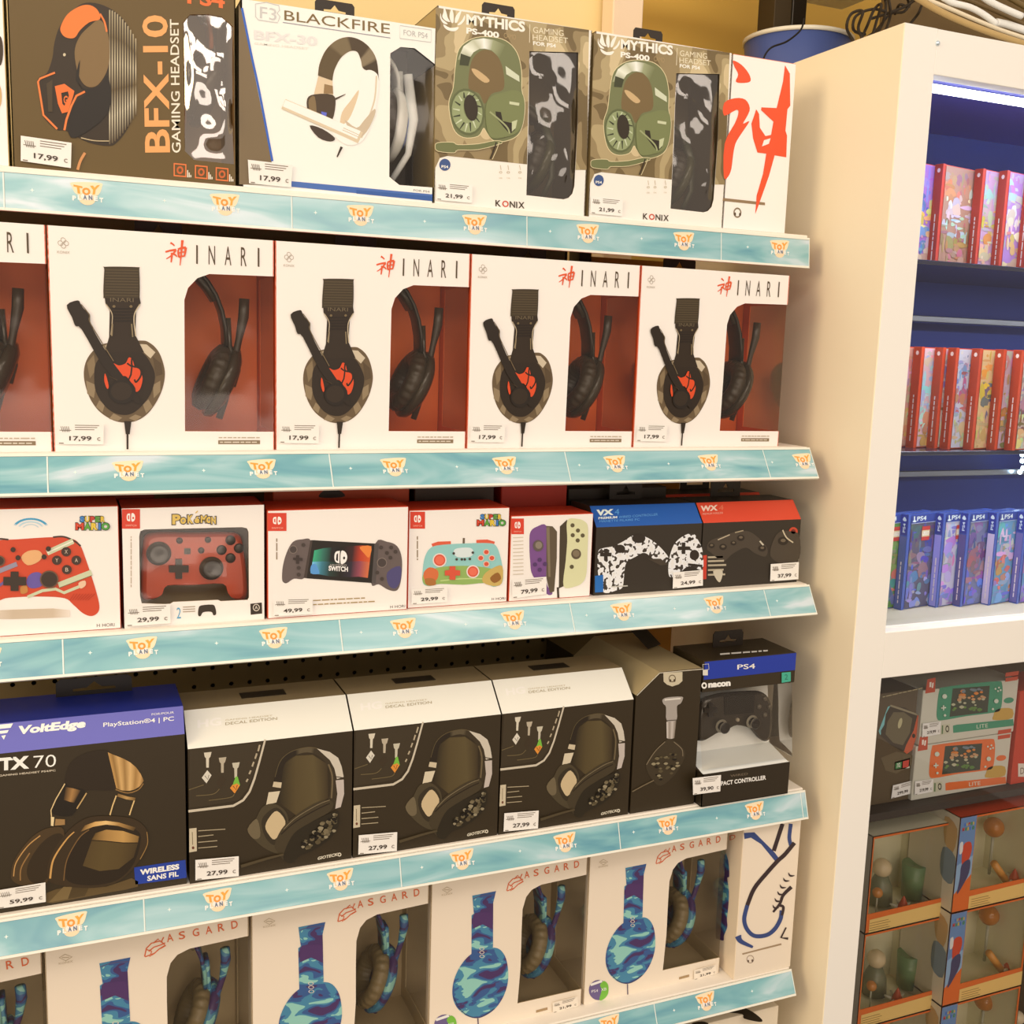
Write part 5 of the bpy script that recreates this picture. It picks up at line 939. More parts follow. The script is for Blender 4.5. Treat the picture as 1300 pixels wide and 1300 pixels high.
# ================================================================ row five: white boxes with blue camouflage headsets
KX = (0, 1080, 3.939); KY = (300, 1060, 3.611); KZ = (640, 1000, 3.25); Z5 = RZS[4]; Y5 = 1.183; PF = Vector((0, Y5, 0)); KW = (740, 1050, 4.6429)
AW = .2185; AP = .2215; AX = atY(745, 1160, Y5).x + .0005; ZT = Z5 + .232; CR = (246, 222, 190)
w_ = px2xz(KW, [(792, 772), (470, 856), (492, 640), (502, 440), (510, 320), (530, 252), (560, 212), (610, 184), (828, 134)], Y5)
ax1 = AX + AW; w_[0] = (ax1, w_[0][1]); w_[-1] = (ax1, w_[-1][1]); w_[1] = (w_[1][0], w_[0][1])
ag = carton('headset_box', AX, ax1, Y5, .105, Z5, ZT, '', 'white headset boxes on the bottom shelf', front=CR, side=(236, 208, 172), inner=(196, 166, 120), notch=w_, sidewin=(w_[0][1], w_[-1][1], .085))
film(ag, w_[2][0] - .003, ax1 - .0005, w_[0][1] - .003, w_[-1][1] + .003, Y5 + .0013, .085)
A = Art(KW, PF); A.spl((1, 1, 1), [(134, 760), (150, 690), (186, 620), (236, 566), (300, 540), (372, 534), (412, 580), (426, 660), (420, 740), (390, 820), (340, 884), (270, 922), (210, 912), (162, 872), (138, 820)], 5); A.poly((1, 1, 1), [(250, 240), (374, 216), (358, 280), (356, 345), (350, 545), (238, 566), (244, 350), (256, 340)]); A.build('headset_picture', ag, 'camo_blue')
A = Art(KW, PF, base=.0005); A.poly((84, 54, 96), [(250, 352), (262, 336), (340, 330), (355, 346), (352, 430), (300, 400), (248, 424)]); A.line((96, 80, 110), 4, [(252, 258), (300, 240), (368, 236)], True)
A.build('headband_print', ag); A = Art(KW, PF, base=.0005)
for y in (536, 556, 578): A.ell((226, 206, 180), 292, y, 13, 9, hole=.72, n=14)
A.build('hinge_print', ag); A = Art(KW, PF, base=.0005); A.line((90, 74, 96), 6, [(262, 924), (264, 998)]); A.line((60, 50, 80), 4, [(138, 800), (170, 870), (220, 912), (280, 916), (350, 870)], True); A.build('cable_print', ag)
A = Art(KW, PF); O_ = (226, 108, 60)
for i, ch in enumerate('ASGARD'): x = (524, 572, 628, 680, 730, 784)[i]; y = 148 - (x - 524) * .21; A.text(ch, O_, x, y, x + 26, y - 6, 38, .01)
A.build('title_lettering', ag)
A = Art(KW, PF)
for q in ([(430, 215), (440, 175), (462, 150), (500, 140)], [(432, 216), (470, 200), (490, 180), (512, 165)], [(448, 190), (470, 170), (498, 160), (516, 150)], [(470, 150), (490, 130), (500, 148), (512, 122)], [(440, 180), (460, 190), (450, 216), (470, 200)], [(500, 140), (516, 165), (494, 178)]): A.line(O_, 5, q)
A.build('helmet_emblem', ag)
g = (196, 170, 132); A = Art(KW, PF); A.line(g, 4, [(96, 206), (120, 190), (146, 204), (120, 222)], closed=True); A.line(g, 4, [(106, 206), (134, 206)]); A.text('KONIX', g, 92, 240, 148, 230, 10); A.build('corner_logo', ag)
A = Art(KW, PF); A.ell((110, 92, 130), 92, 960, 58, 60); 
A.spl((124, 186, 60), [(96, 1018), (110, 960), (100, 930), (124, 906), (148, 930), (148, 980), (124, 1012)], 3); A.line((244, 232, 214), 14, [(44, 930), (112, 906)]); A.text('PS4', (244, 232, 214), 50, 976, 88, 970, 16); A.text('XB', (244, 232, 214), 106, 966, 138, 960, 16); A.build('platform_badge', ag)
A = Art(KW, PF); A.poly((176, 140, 96), [(566, 884), (626, 868), (626, 882), (566, 898)]); A.build('footer_bar', ag)
sticker(ag, KW, PF, [(650, 838), (782, 804), (782, 862), (650, 896)], '21,99', col=(248, 226, 196))
ahs = headset(AX + .098, Y5 + .046, Z5 + .003, .088, .212, .07, .044, '', 'headsets inside the bottom shelf boxes', shell=(60, 140, 170), band=(70, 96, 140), pad=(132, 110, 72), mic=(60, 150, 190), micpath=[(.062, -.012, .03), (.072, -.014, .06), (.084, -.016, .09), (.094, -.016, .12), (.098, -.018, .145), (.097, -.018, .16)], tilt=.42)
for ch in kids(ahs):
    if ch.name.split('.')[0] in ('ear_cup', 'headband', 'microphone_boom', 'slider_arm'): ch.data.materials[0] = MT['camo_blue']
d5 = ['nearest the narrow end box', 'second from the right', 'third from the right', 'fourth from the right', 'cut off by the left edge']
for i, d in enumerate(d5):
    L = 'white box picturing a blue camouflage headset, ' + d; H = 'blue camouflage headset inside the bottom shelf box, ' + d
    if i == 0: ag['label'] = L; ahs['label'] = H; continue
    copy_tree(ag, ag.location - Vector((i * AP, 0, 0)), L); copy_tree(ahs, ahs.location - Vector((i * AP, 0, 0)), H)
# sideways end box
t = carton('headset_box', .8625, .9610, 1.160, .20, Z5, ZT + .004, 'narrow white box end with a big blue line drawing, bottom shelf', 'white headset boxes on the bottom shelf', front=CR, side=(240, 212, 176)); PE = Vector((0, 1.16, 0))
A = Art(KW, PE); N_ = (58, 74, 120); D_ = (60, 44, 44)
A.poly(N_, [(948, 34), (1010, 30), (1130, 150), (1164, 196), (1140, 210), (1050, 100), (990, 62), (952, 70)]); A.line(D_, 24, [(1176, -20), (1150, 60), (1124, 140)], True); A.line(N_, 22, [(1225, -20), (1216, 60), (1226, 110)], True); A.line(D_, 24, [(1246, 92), (1190, 160), (1150, 196), (1090, 262), (1010, 360), (968, 460)], True)
A.line(N_, 24, [(968, 460), (950, 540), (966, 600), (1010, 640), (1080, 636), (1130, 600), (1164, 540), (1170, 490)], True); A.line(D_, 12, [(1120, 500), (1160, 450), (1180, 400), (1228, 352)], True, w2=22); A.line(D_, 16, [(1150, 460), (1180, 470), (1172, 520)], True)
for x, y in ((1118, 470), (1130, 430), (1146, 390), (1160, 350), (1180, 310), (1210, 280)): A.spl(D_, [(x, y - 14), (x + 12, y), (x + 38, y + 4), (x + 16, y + 12), (x + 2, y + 4)], 3)
A.line(N_, 40, [(912, 640), (930, 672), (1000, 706)], True, w2=14); A.line(D_, 8, [(1196, 590), (1166, 650), (1208, 656)], w2=14); A.build('line_drawing', t)
A = Art(KW, PE); A.poly((170, 140, 104), [(938, 744), (1168, 684), (1170, 694), (940, 752)]); A.build('divider_bar', t); A = Art(KW, PE); A.ell((160, 132, 104), 986, 778, 22, 24, hole=.85, n=16); A.ell((110, 88, 70), 974, 790, 5, 8); A.ell((110, 88, 70), 998, 786, 5, 8); A.build('headphone_icon', t)
# its window side, facing left
XS_ = Vector((.8625, 0, 0)); A = Art(KW, XS_, Vector((-1, 0, 0))); A.spl((1, 1, 1), [(812, 150), (836, 140), (858, 200), (864, 290), (852, 300), (862, 380), (858, 470), (850, 540), (852, 590), (832, 640), (830, 668), (800, 660), (784, 640), (790, 480), (800, 350)], 3); A.build('camouflage_window_print', t, 'camo_blue')
A = Art(KW, XS_, Vector((-1, 0, 0))); A.text('D', O_, 866, 78, 900, 70, 28); A.build('side_lettering', t)
# a white and black box below the bottom shelf
b = atY(965, 1283, 1.17); t = thing('lower_box', (.87, 1.17, .45), 'white box with black patches just below the bottom shelf', 'box'); m = MB(); m.bbox((.70, 1.165, .43), (.95, 1.36, b.z + .004), P(240, 216, 180), .001); part(m, 'carton_body', 'print', t)
zt_ = b.z + .004; A = Art(KW, Vector((0, 0, zt_)), Vector((0, 0, 1))); A.spl((44, 34, 22), [(850, 1090), (930, 1062), (1000, 1090), (1056, 1136), (1040, 1150), (950, 1130), (940, 1104)], 3); A.build('black_patch', t); A = Art(KW, Vector((0, 0, zt_)), Vector((0, 0, 1))); A.spl((44, 34, 22), [(640, 1160), (700, 1146), (740, 1160), (700, 1180)], 3); A.build('black_patch', t)
# ================================================================ the white display cabinet
YC = 1.116; CW = (250, 236, 214); cx1 = 2.0
cab = thing('display_cabinet', (1.5, YC, 0), 'tall white display cabinet with glazed openings, standing against the right end of the shelves', 'cabinet')
def cpart(a, b, col, name, mat='paint', r=.0008): return part(MB().bbox(a, b, P(*col), r), name, mat, cab)
ZU0, ZU1, ZL1, ZB = 1.2294, 1.9626, 1.1634, .35
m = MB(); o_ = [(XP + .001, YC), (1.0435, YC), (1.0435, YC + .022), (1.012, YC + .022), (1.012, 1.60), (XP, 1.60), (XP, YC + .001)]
n = len(o_); m.add([(x, y, 0) for x, y in o_] + [(x, y, 2.018) for x, y in o_], [(i, (i + 1) % n, n + (i + 1) % n, n + i) for i in range(n)] + [(n + 0, n + 1, n + 2, n + 3, n + 6), (n + 6, n + 3, n + 4, n + 5)], P(*CW)); [m.c.__setitem__(k, [P(250, 226, 188)] * 4) for k in (5, 6)]; part(m, 'side_panel', 'paint', cab)  # left faces in warmer paint that carries orange bounce light
cpart((1.0437, YC, ZU1), (cx1, YC + .022, 2.018), CW, 'top_rail'); cpart((1.0437, YC, ZL1), (cx1, YC + .022, ZU0), CW, 'middle_rail')
cpart((1.92, YC, 0), (cx1, YC + .022, ZL1), CW, 'right_stile'); cpart((1.92, YC, ZU0), (cx1, YC + .022, ZU1), CW, 'right_stile')
cpart((1.0437, YC, 0), (1.92, YC + .022, ZB), CW, 'plinth'); cpart((1.012, YC + .022, 2.0), (cx1, 1.47, 2.018), CW, 'top_board')
cpart((1.012, YC + .022, 1.205), (1.985, 1.46, 1.2225), (226, 206, 170), 'middle_board'); cpart((1.985, YC + .022, 0), (cx1, 1.46, 2.0), CW, 'side_panel')
cpart((1.012, 1.44, 1.2225), (1.985, 1.46, 2.0), (10, 50, 124), 'blue_back_panel'); cpart((1.0125, YC + .023, 1.2225), (1.018, 1.44, 2.0), (10, 46, 116), 'blue_side_lining'); cpart((1.018, YC + .023, 1.975), (1.985, 1.44, 1.9999), (90, 90, 190), 'blue_top_lining')
cpart((1.012, 1.44, 0), (1.985, 1.46, 1.205), (96, 72, 46), 'dark_back_panel'); cpart((1.0125, YC + .023, 0), (1.018, 1.44, 1.205), (96, 72, 46), 'dark_side_lining')
p = atY(1190, 55, YC); part(MB().lathe([(.003, 0), (.003, .0015), (.0018, .0025), (0, .0026)], p, (0, -1, 0), P(220, 226, 240), 16), 'lock_stud', 'steel', cab)
cpart((1.0437, YC + .0195, ZU0 - .004), (1.92, YC + .0215, ZU0 + .003), (252, 240, 220), 'glazing_bead'); 
# light tube and light bars
z_ = atY(1240, 121, 1.155).z; part(MB().tube([(1.03, 1.155, z_), (1.97, 1.155, z_)], .0055, (1, 1, 1), 10), 'led_tube', MT['led'], cab)
for px, py in ((1158, 404), (1141, 602)):
    q = atY(px, py, 1.40); part(MB().bbox((1.02, 1.398, q.z - .005), (1.97, 1.404, q.z + .005), P(150, 150, 150), .001), 'shelf_rail', 'steel', cab)
for px, py in ((1297, 577), (1297, 585), (1298, 594), (1294, 599)):
    q = atY(px, py, 1.39); part(MB().lathe([(.004, 0), (.004, .003), (0, .005)], q, (0, -1, 0), (1, 1, 1), 12), 'led_spot', MT['ledspot'], cab)
for z, nm in ((1.7395, 'dark_shelf'), (1.4735, 'dark_shelf')): cpart((1.02, 1.175, z - .006), (1.98, 1.438, z), (40, 46, 66), nm, 'gloss')
m = MB(); m.add([(1.03, YC + .026, ZU0 - .01), (1.95, YC + .026, ZU0 - .01), (1.95, YC + .026, ZU1 + .01), (1.03, YC + .026, ZU1 + .01)], [(0, 1, 2, 3)], (1, 1, 1)); part(m, 'glass_pane', 'glass', cab)
m = MB(); m.add([(1.03, YC + .026, ZB - .01), (1.95, YC + .026, ZB - .01), (1.95, YC + .026, ZL1 + .01), (1.03, YC + .026, ZL1 + .01)], [(0, 1, 2, 3)], (1, 1, 1)); part(m, 'glass_pane', 'glass', cab)
# hidden lamps added under the top and shelves to brighten the display
def clight(loc, size, power, col, rx):
    o = area('cabinet_fill_lamp', loc, size, power, col, (0, 0, 0)); o.rotation_euler = (rx, 0, 0); return o
clight((1.5, 1.160, 1.972), (.9, .02), 3.0, (.80, .84, 1), -.35); clight((1.5, 1.20, 1.4655), (.9, .02), 1.1, (.92, .92, .95), 0); clight((1.5, 1.19, 1.7325), (.9, .01), 1.8, (.98, .92, .92), 0)

# ---- video game cases, each staggered in front of the one to its left
AN = .2; TH = .0135; CWD = .128; CH = .148
def game_case(px, py, Y, z, spine, palette, label, group, ps=False, seed=0, title=None):
    rnd = random.Random(seed); c0 = atY(px, py, Y); o = Vector((c0.x, Y, z)); u = Vector((math.cos(AN), math.sin(AN), 0)); b = Vector((-math.sin(AN), math.cos(AN), 0)); up = Vector((0, 0, 1))
    t = thing('game_case', o, label, 'game', group); m = MB()
    def blk(m, u0, u1, b0, b1, z0, z1, col):
        v = [o + u * x + b * y + up * zz for zz in (z0, z1) for x, y in ((u0, b0), (u1, b0), (u1, b1), (u0, b1))]
        m.add(v, [(3, 2, 1, 0), (4, 5, 6, 7), (0, 1, 5, 4), (1, 2, 6, 5), (2, 3, 7, 6), (3, 0, 4, 7)], col)
    cs = P(*spine); blk(m, 0, CWD, .0008, TH - .0006, .0006, CH - .0006, cs); blk(m, .0, .006, .0, TH, .0, CH, cs); blk(m, CWD - .004, CWD, 0, TH, 0, CH, cs)
    part(m, 'case_shell', 'gloss', t)
    def F_(base=.0003): a_ = FArt(o + up * CH, u, -up, base); a_.STEP = .000006; return a_
    A = F_(); top = 14 if ps else 2; A.rect(palette[0], 7, top, 124, 146)
    n = len(palette)
    for k in range(130):
        y = top + 4 + (140 - top) * ((k + .5) / 130); x = 7 + rnd.random() ** 1.3 * 112; c_ = palette[min(n - 1, int((y - top) / (146 - top) * n + rnd.random() * 1.4 - .5)) % n]; c_ = tuple(max(20, min(252, v + rnd.randint(-26, 26))) for v in c_)
        w, h = 2.5 + rnd.random() ** 2 * 15, 2 + rnd.random() ** 2 * 13; pts = []
        for i in range(6): a = i * math.pi / 3 + rnd.random() * .6; q = .6 + .5 * rnd.random(); pts.append((min(124, max(7, x + math.cos(a) * w * q)), min(145, max(top + 1, y + math.sin(a) * h * q))))
        A.spl(c_, pts, 2)
    A.build('cover_print', t)
    if ps:
        A = F_(.0012); A.rect((44, 66, 140), 6, 1, 125, 13.5); A.line((190, 196, 214), .8, [(6, 14), (125, 14)]); A.text('PS4', (230, 234, 244), 19, 10.6, 42, 10.6, 7, .02); A.spl((230, 234, 244), [(8, 10.8), (11, 8.6), (10.6, 3.6), (13, 3), (14, 8.4), (18, 10.6), (14, 12)], 3); A.build('platform_band', t)
    if title == 'bricks':
        A = F_(.0012); A.rect((206, 62, 52), 34, 20, 54, 42); A.rect((232, 206, 150), 34.5, 26, 53.5, 36); A.text('LEGO', (250, 240, 230), 36, 34, 52, 34, 6, .04); A.build('maker_badge', t)
    S_ = FArt(o + b * TH + up * CH, -b, -up, .0002); S_.STEP = .00001
    if ps: S_.rect((36, 52, 140), 1, 1, 12.4, 32); S_.spl((226, 230, 244), [(3, 9), (6, 4), (10, 9), (7, 11)], 2); S_.text('PS4', (220, 224, 240), 9, 28, 9, 14, 4.4, .02, up=(-1, 0)); S_.rect(palette[1], 1, 34, 12.4, 146)
    else: S_.ell((250, 214, 190), 6.6, 9, 2.6, 3.2, n=10)
    S_.bars((244, 216, 196), 6.6, 138, 6.6, 70, 3.2, seed)
    S_.build('spine_print', t); return t
RS = (228, 78, 60)
A3 = [[(176, 120, 190), (150, 150, 210), (96, 130, 190), (236, 200, 110), (110, 150, 180), (206, 180, 160)], [(190, 140, 110), (206, 130, 90), (226, 206, 180), (190, 196, 176), (176, 130, 100), (200, 140, 110)], [(206, 160, 180), (190, 180, 176), (190, 190, 150), (220, 176, 90), (214, 190, 160), (236, 200, 160)], [(190, 140, 196), (206, 186, 190), (240, 230, 214), (246, 220, 190), (230, 170, 120), (216, 190, 150)]]
rowA = [(1166, A3[0]), (1197, A3[1]), (1248, A3[2]), (1279, A3[3]), (1312, A3[1])]
la = ('beside the cabinet stile', 'second from the cabinet stile', 'third from the cabinet stile', 'fourth from the cabinet stile', 'fifth, cut by the right edge')
def stagger(row, py, Y):
    ys = [Y]
    for (a, b) in zip(row, row[1:]):
        xa = atY(a[0] - 4, py, ys[-1]).x; y = ys[-1]
        for _ in range(4): y = ys[-1] - max(.001, (TH + .0019 - (atY(b[0] - 4, py, y).x - xa) * math.sin(AN)) / math.cos(AN))
        ys.append(y)
    return ys
yA = stagger(rowA, 265, 1.262)
for k, (px, pal) in enumerate(rowA): game_case(px - 4, 265, yA[k], 1.7397, RS, pal, 'red spined game case, top cabinet shelf, ' + la[k], 'red spined game cases on the top cabinet shelf', seed=k + 1)
B3 = [[(216, 150, 130), (206, 176, 176), (190, 150, 130), (206, 170, 120), (214, 150, 100)], [(230, 190, 190), (176, 206, 226), (190, 214, 230), (206, 220, 214), (206, 150, 90)], [(216, 190, 170), (150, 130, 150), (170, 150, 160), (130, 90, 80), (214, 206, 150)], [(216, 214, 220), (150, 170, 206), (190, 130, 130), (176, 176, 200), (206, 206, 150)], [(240, 200, 140), (236, 186, 90), (120, 110, 120), (214, 180, 140), (226, 190, 120)], [(206, 170, 176), (190, 150, 120), (206, 190, 180), (196, 140, 70), (150, 130, 100)]]
rowB = [(1148, 0), (1169, 1), (1196, 2), (1213, 3), (1243, 4), (1273, 5), (1296, 2)]
lb = ('half hidden by the cabinet stile', 'pale blue cover, second from the left', 'narrow violet cover, third from the left', 'light blue and white cover', 'with a yellow and grey cover', 'pinkish brown cover, second from the right', 'cut by the right edge')
yB = stagger(rowB, 505, 1.232)
for k, (px, pi) in enumerate(rowB): game_case(px - 4, 505, yB[k], 1.4737, (232, 84, 50), B3[pi], 'red spined game case, middle cabinet shelf, ' + lb[k], 'red spined game cases on the middle cabinet shelf', seed=k + 11)
C3 = [[(100, 150, 70), (110, 160, 76), (130, 150, 90), (190, 120, 90), (80, 130, 150)], [(96, 90, 110), (86, 96, 150), (130, 110, 130), (110, 120, 170), (150, 150, 190)], [(206, 196, 206), (160, 150, 214), (170, 150, 180), (206, 160, 190), (150, 140, 200)], [(116, 120, 150), (90, 80, 130), (160, 110, 130), (150, 110, 140), (110, 110, 190)], [(110, 160, 190), (214, 190, 210), (190, 140, 100), (206, 120, 100), (150, 150, 210)], [(150, 130, 200), (110, 100, 160), (190, 150, 170), (140, 120, 170), (120, 120, 190)]]
rowC = [(1112, 0, 1), (1150, 1, 1), (1194, 2, 1), (1225, 3, 0), (1261, 4, 0), (1297, 5, 0)]
lc = ('green cover beside the cabinet stile', 'dark blue cover with a red square badge', 'white cover with a red square badge', 'muted violet cover between the white and the bright one', 'bright blue and orange cover', 'cut by the right edge of the photo')
yC_ = stagger(rowC, 725, 1.240)
for k, (px, pi, br) in enumerate(rowC): game_case(px - 2, 725, yC_[k], 1.2227, (70, 96, 176), C3[pi], 'blue game case, ' + lc[k], 'blue game cases on the lowest glazed shelf', ps=True, seed=k + 31, title='bricks' if br else None)

# ---- lower opening: console boxes on a dark shelf
KL = (1050, 780, 5.0); YL = 1.185; zs = atY(1154, 1015, YL).z; PLn = Vector((0, YL, 0))
cpart((1.02, 1.16, zs - .012), (1.98, 1.438, zs), (62, 52, 44), 'dark_shelf')
def console(x0, x1, z0, z1, front, label, Y=YL, d=.08, name='console_box'):
    t = thing(name, ((x0 + x1) / 2, Y, z0), label, 'box', 'console boxes in the white cabinet'); part(MB().bbox((x0, Y, z0), (x1, Y + d, z1), P(*front), .0008), 'carton_body', 'print', t); return t
xa = atY(1174, 900, YL).x; xb = atY(1150, 950, YL).x; zt = atY(1174, 861, YL).z
dz = atY(1172, 935, YL).z
zs += .0006; pass
dk = console(1.035, atY(1160, 940, YL).x, zs, zs + .175, (92, 74, 50), 'dark console box with a tilted handheld picture behind the cabinet stile')
A = Art(KL, PLn); A.poly((206, 90, 50), [(586, 640), (600, 650), (572, 760), (540, 860), (505, 885), (484, 868), (500, 830), (556, 700), (570, 640)]); A.poly((130, 190, 180), [(385, 585), (402, 580), (360, 730), (336, 765), (326, 740)]); A.spl((62, 50, 34), [(400, 580), (572, 640), (500, 830), (470, 868), (340, 770), (362, 700)], 2); A.spl((110, 96, 66), [(420, 620), (540, 660), (480, 830), (370, 760)], 2); A.ell((196, 180, 130), 462, 690, 12, 34, .25); A.poly((150, 134, 100), [(400, 572), (460, 590), (570, 630), (572, 642), (400, 584)]); A.ell((50, 40, 28), 548, 770, 10, 14); A.build('handheld_picture', dk)
A = Art(KL, PLn); A.bars((190, 168, 120), 352, 524, 606, 466, 10); A.build('title_lettering', dk)
A = Art(KL, PLn); A.poly((112, 94, 66), [(340, 910), (440, 870), (560, 900), (560, 940), (440, 1010), (370, 990)]); A.build('dock_picture', dk)
A = Art(KL, PLn); A.poly((230, 224, 196), [(428, 936), (526, 910), (522, 974), (426, 988)]); A.poly((80, 140, 80), [(434, 944), (474, 934), (470, 974), (432, 982)]); A.poly((214, 76, 60), [(480, 932), (520, 922), (516, 968), (478, 974)]); A.text('32', (236, 226, 200), 442, 972, 464, 966, 26, .03); A.build('badge_print', dk)
sticker(dk, KL, PLn, [(412, 1082), (556, 1046), (540, 1130), (400, 1166)], '299,99')
for nm, col, dx, dy, x_, lab in (('green', (66, 146, 106), 0, 0, 0, 'console box picturing a green handheld, upper of the two'), ('orange', (236, 112, 50), -48, 366, 0, 'console box picturing an orange handheld, lower of the two')):
    tl = (625 + dx, 405 + dy) if nm == 'green' else (566, 800); br = (1170, 716) if nm == 'green' else (1134, 1088)
    a = atY(1050 + (600 + dx) / 5, 780 + (600 + dy) / 5, YL - .006); x0 = a.x; x1 = atY(1050 + (1205 + dx) / 5, 780 + (530 + dy) / 5, YL - .006).x
    z0 = zs if nm == 'orange' else zs + .0875
    t = console(x0 + .0005, x1, z0, z0 + .0865, (216, 204, 176), lab, YL - .006); Q = Vector((0, YL - .006, 0)); K_ = (1050 + dx / 5., 780 + dy / 5., 5.0)  # white card browned to carry the tint of reflections in the glass
    A = Art(K_, Q); A.poly((200, 74, 44), [(636, 412), (688, 400), (684, 492), (622, 502)]); A.poly((250, 226, 200), [(650, 430), (662, 428), (660, 460), (648, 462)]); A.poly((250, 226, 200), [(666, 434), (676, 432), (672, 466), (662, 466)]); A.build('platform_mark', t)
    A = Art(K_, Q); A.spl(col, [(712, 480), (740, 462), (900, 440), (1080, 424), (1110, 440), (1112, 520), (1100, 600), (1060, 622), (880, 646), (730, 672), (698, 660), (696, 600)], 4)
    A.poly((60, 66, 50), [(796, 470), (1032, 452), (1018, 620), (776, 650)])
    pal = ((120, 130, 130), (226, 130, 50), (206, 150, 100), (190, 180, 140), (110, 140, 60), (96, 130, 60)); rr = random.Random(3)
    for k in range(40):
        u, v = rr.random(), rr.random(); x = 800 + 205 * u - 12 * v; y = 478 - 14 * u + 140 * v + 6 * (1 - u); s_ = 8 + 10 * rr.random(); A.spl(pal[min(5, int(v * 5 + rr.random()))], [(x - s_, y), (x, y - s_ * .6), (x + s_, y), (x, y + s_ * .7)], 2)
    for x, y, r in ((740, 518, 15), (1068, 548, 14), (742, 638, 8), (1046, 598, 7), (1062, 470, 6), (1078, 484, 6), (1084, 462, 6), (1094, 478, 6)): A.ell((216, 216, 186), x, y, r, r)
    A.line((216, 216, 186), 8, [(716, 592), (748, 588)]); A.line((216, 216, 186), 8, [(732, 574), (732, 606)]); A.build('handheld_picture', t)
    A = Art(K_, Q); A.spl(col, [(798, 706), (820, 700), (1180, 664), (1184, 706), (800, 752)], 1); A.text('LITE', (226, 220, 190), 948, 724, 1020, 716, 24); A.build('colour_band', t)
    A = Art(K_, Q); A.poly((206, 78, 46), [(1134, 370), (1218, 358), (1212, 384), (1130, 396)]); A.poly((206, 78, 46), [(1132, 404), (1212, 392), (1208, 416), (1130, 428)]); A.build('red_marks', t)
    A = Art(K_, Q); A.spl((206, 160, 70), [(1056, 640), (1070, 606), (1120, 594), (1176, 600), (1176, 656), (1110, 670), (1050, 668)], 2); A.ell(col, 1152, 545, 32, 18, -.15); A.build('burst_badge', t)
    A = Art(K_, Q); A.poly((206, 196, 160), [(724, 700), (778, 694), (776, 752), (720, 764)]); A.ell((60, 50, 36), 762, 726, 12, 22, hole=.6, n=14); A.line((90, 120, 70), 8, [(732, 704), (730, 758)]); A.build('rating_mark', t)
    sticker(t, K_, Q, [(600, 690), (716, 676), (712, 756), (596, 778)], '219,99')
t = console(atY(1050 + 1200 / 5, 780 + 760 / 5, YL - .01).x, atY(1050 + 1200 / 5, 780 + 760 / 5, YL - .01).x + .13, zs, zs + .155, (206, 62, 34), 'red console box cut by the right edge of the photo', YL - .01)
A = Art(KL, Vector((0, YL - .01, 0))); A.rect((236, 216, 190), 1212, 946, 1290, 1030); A.text('D', (120, 90, 70), 1226, 1014, 1250, 1010, 40); A.build('rating_mark', t)

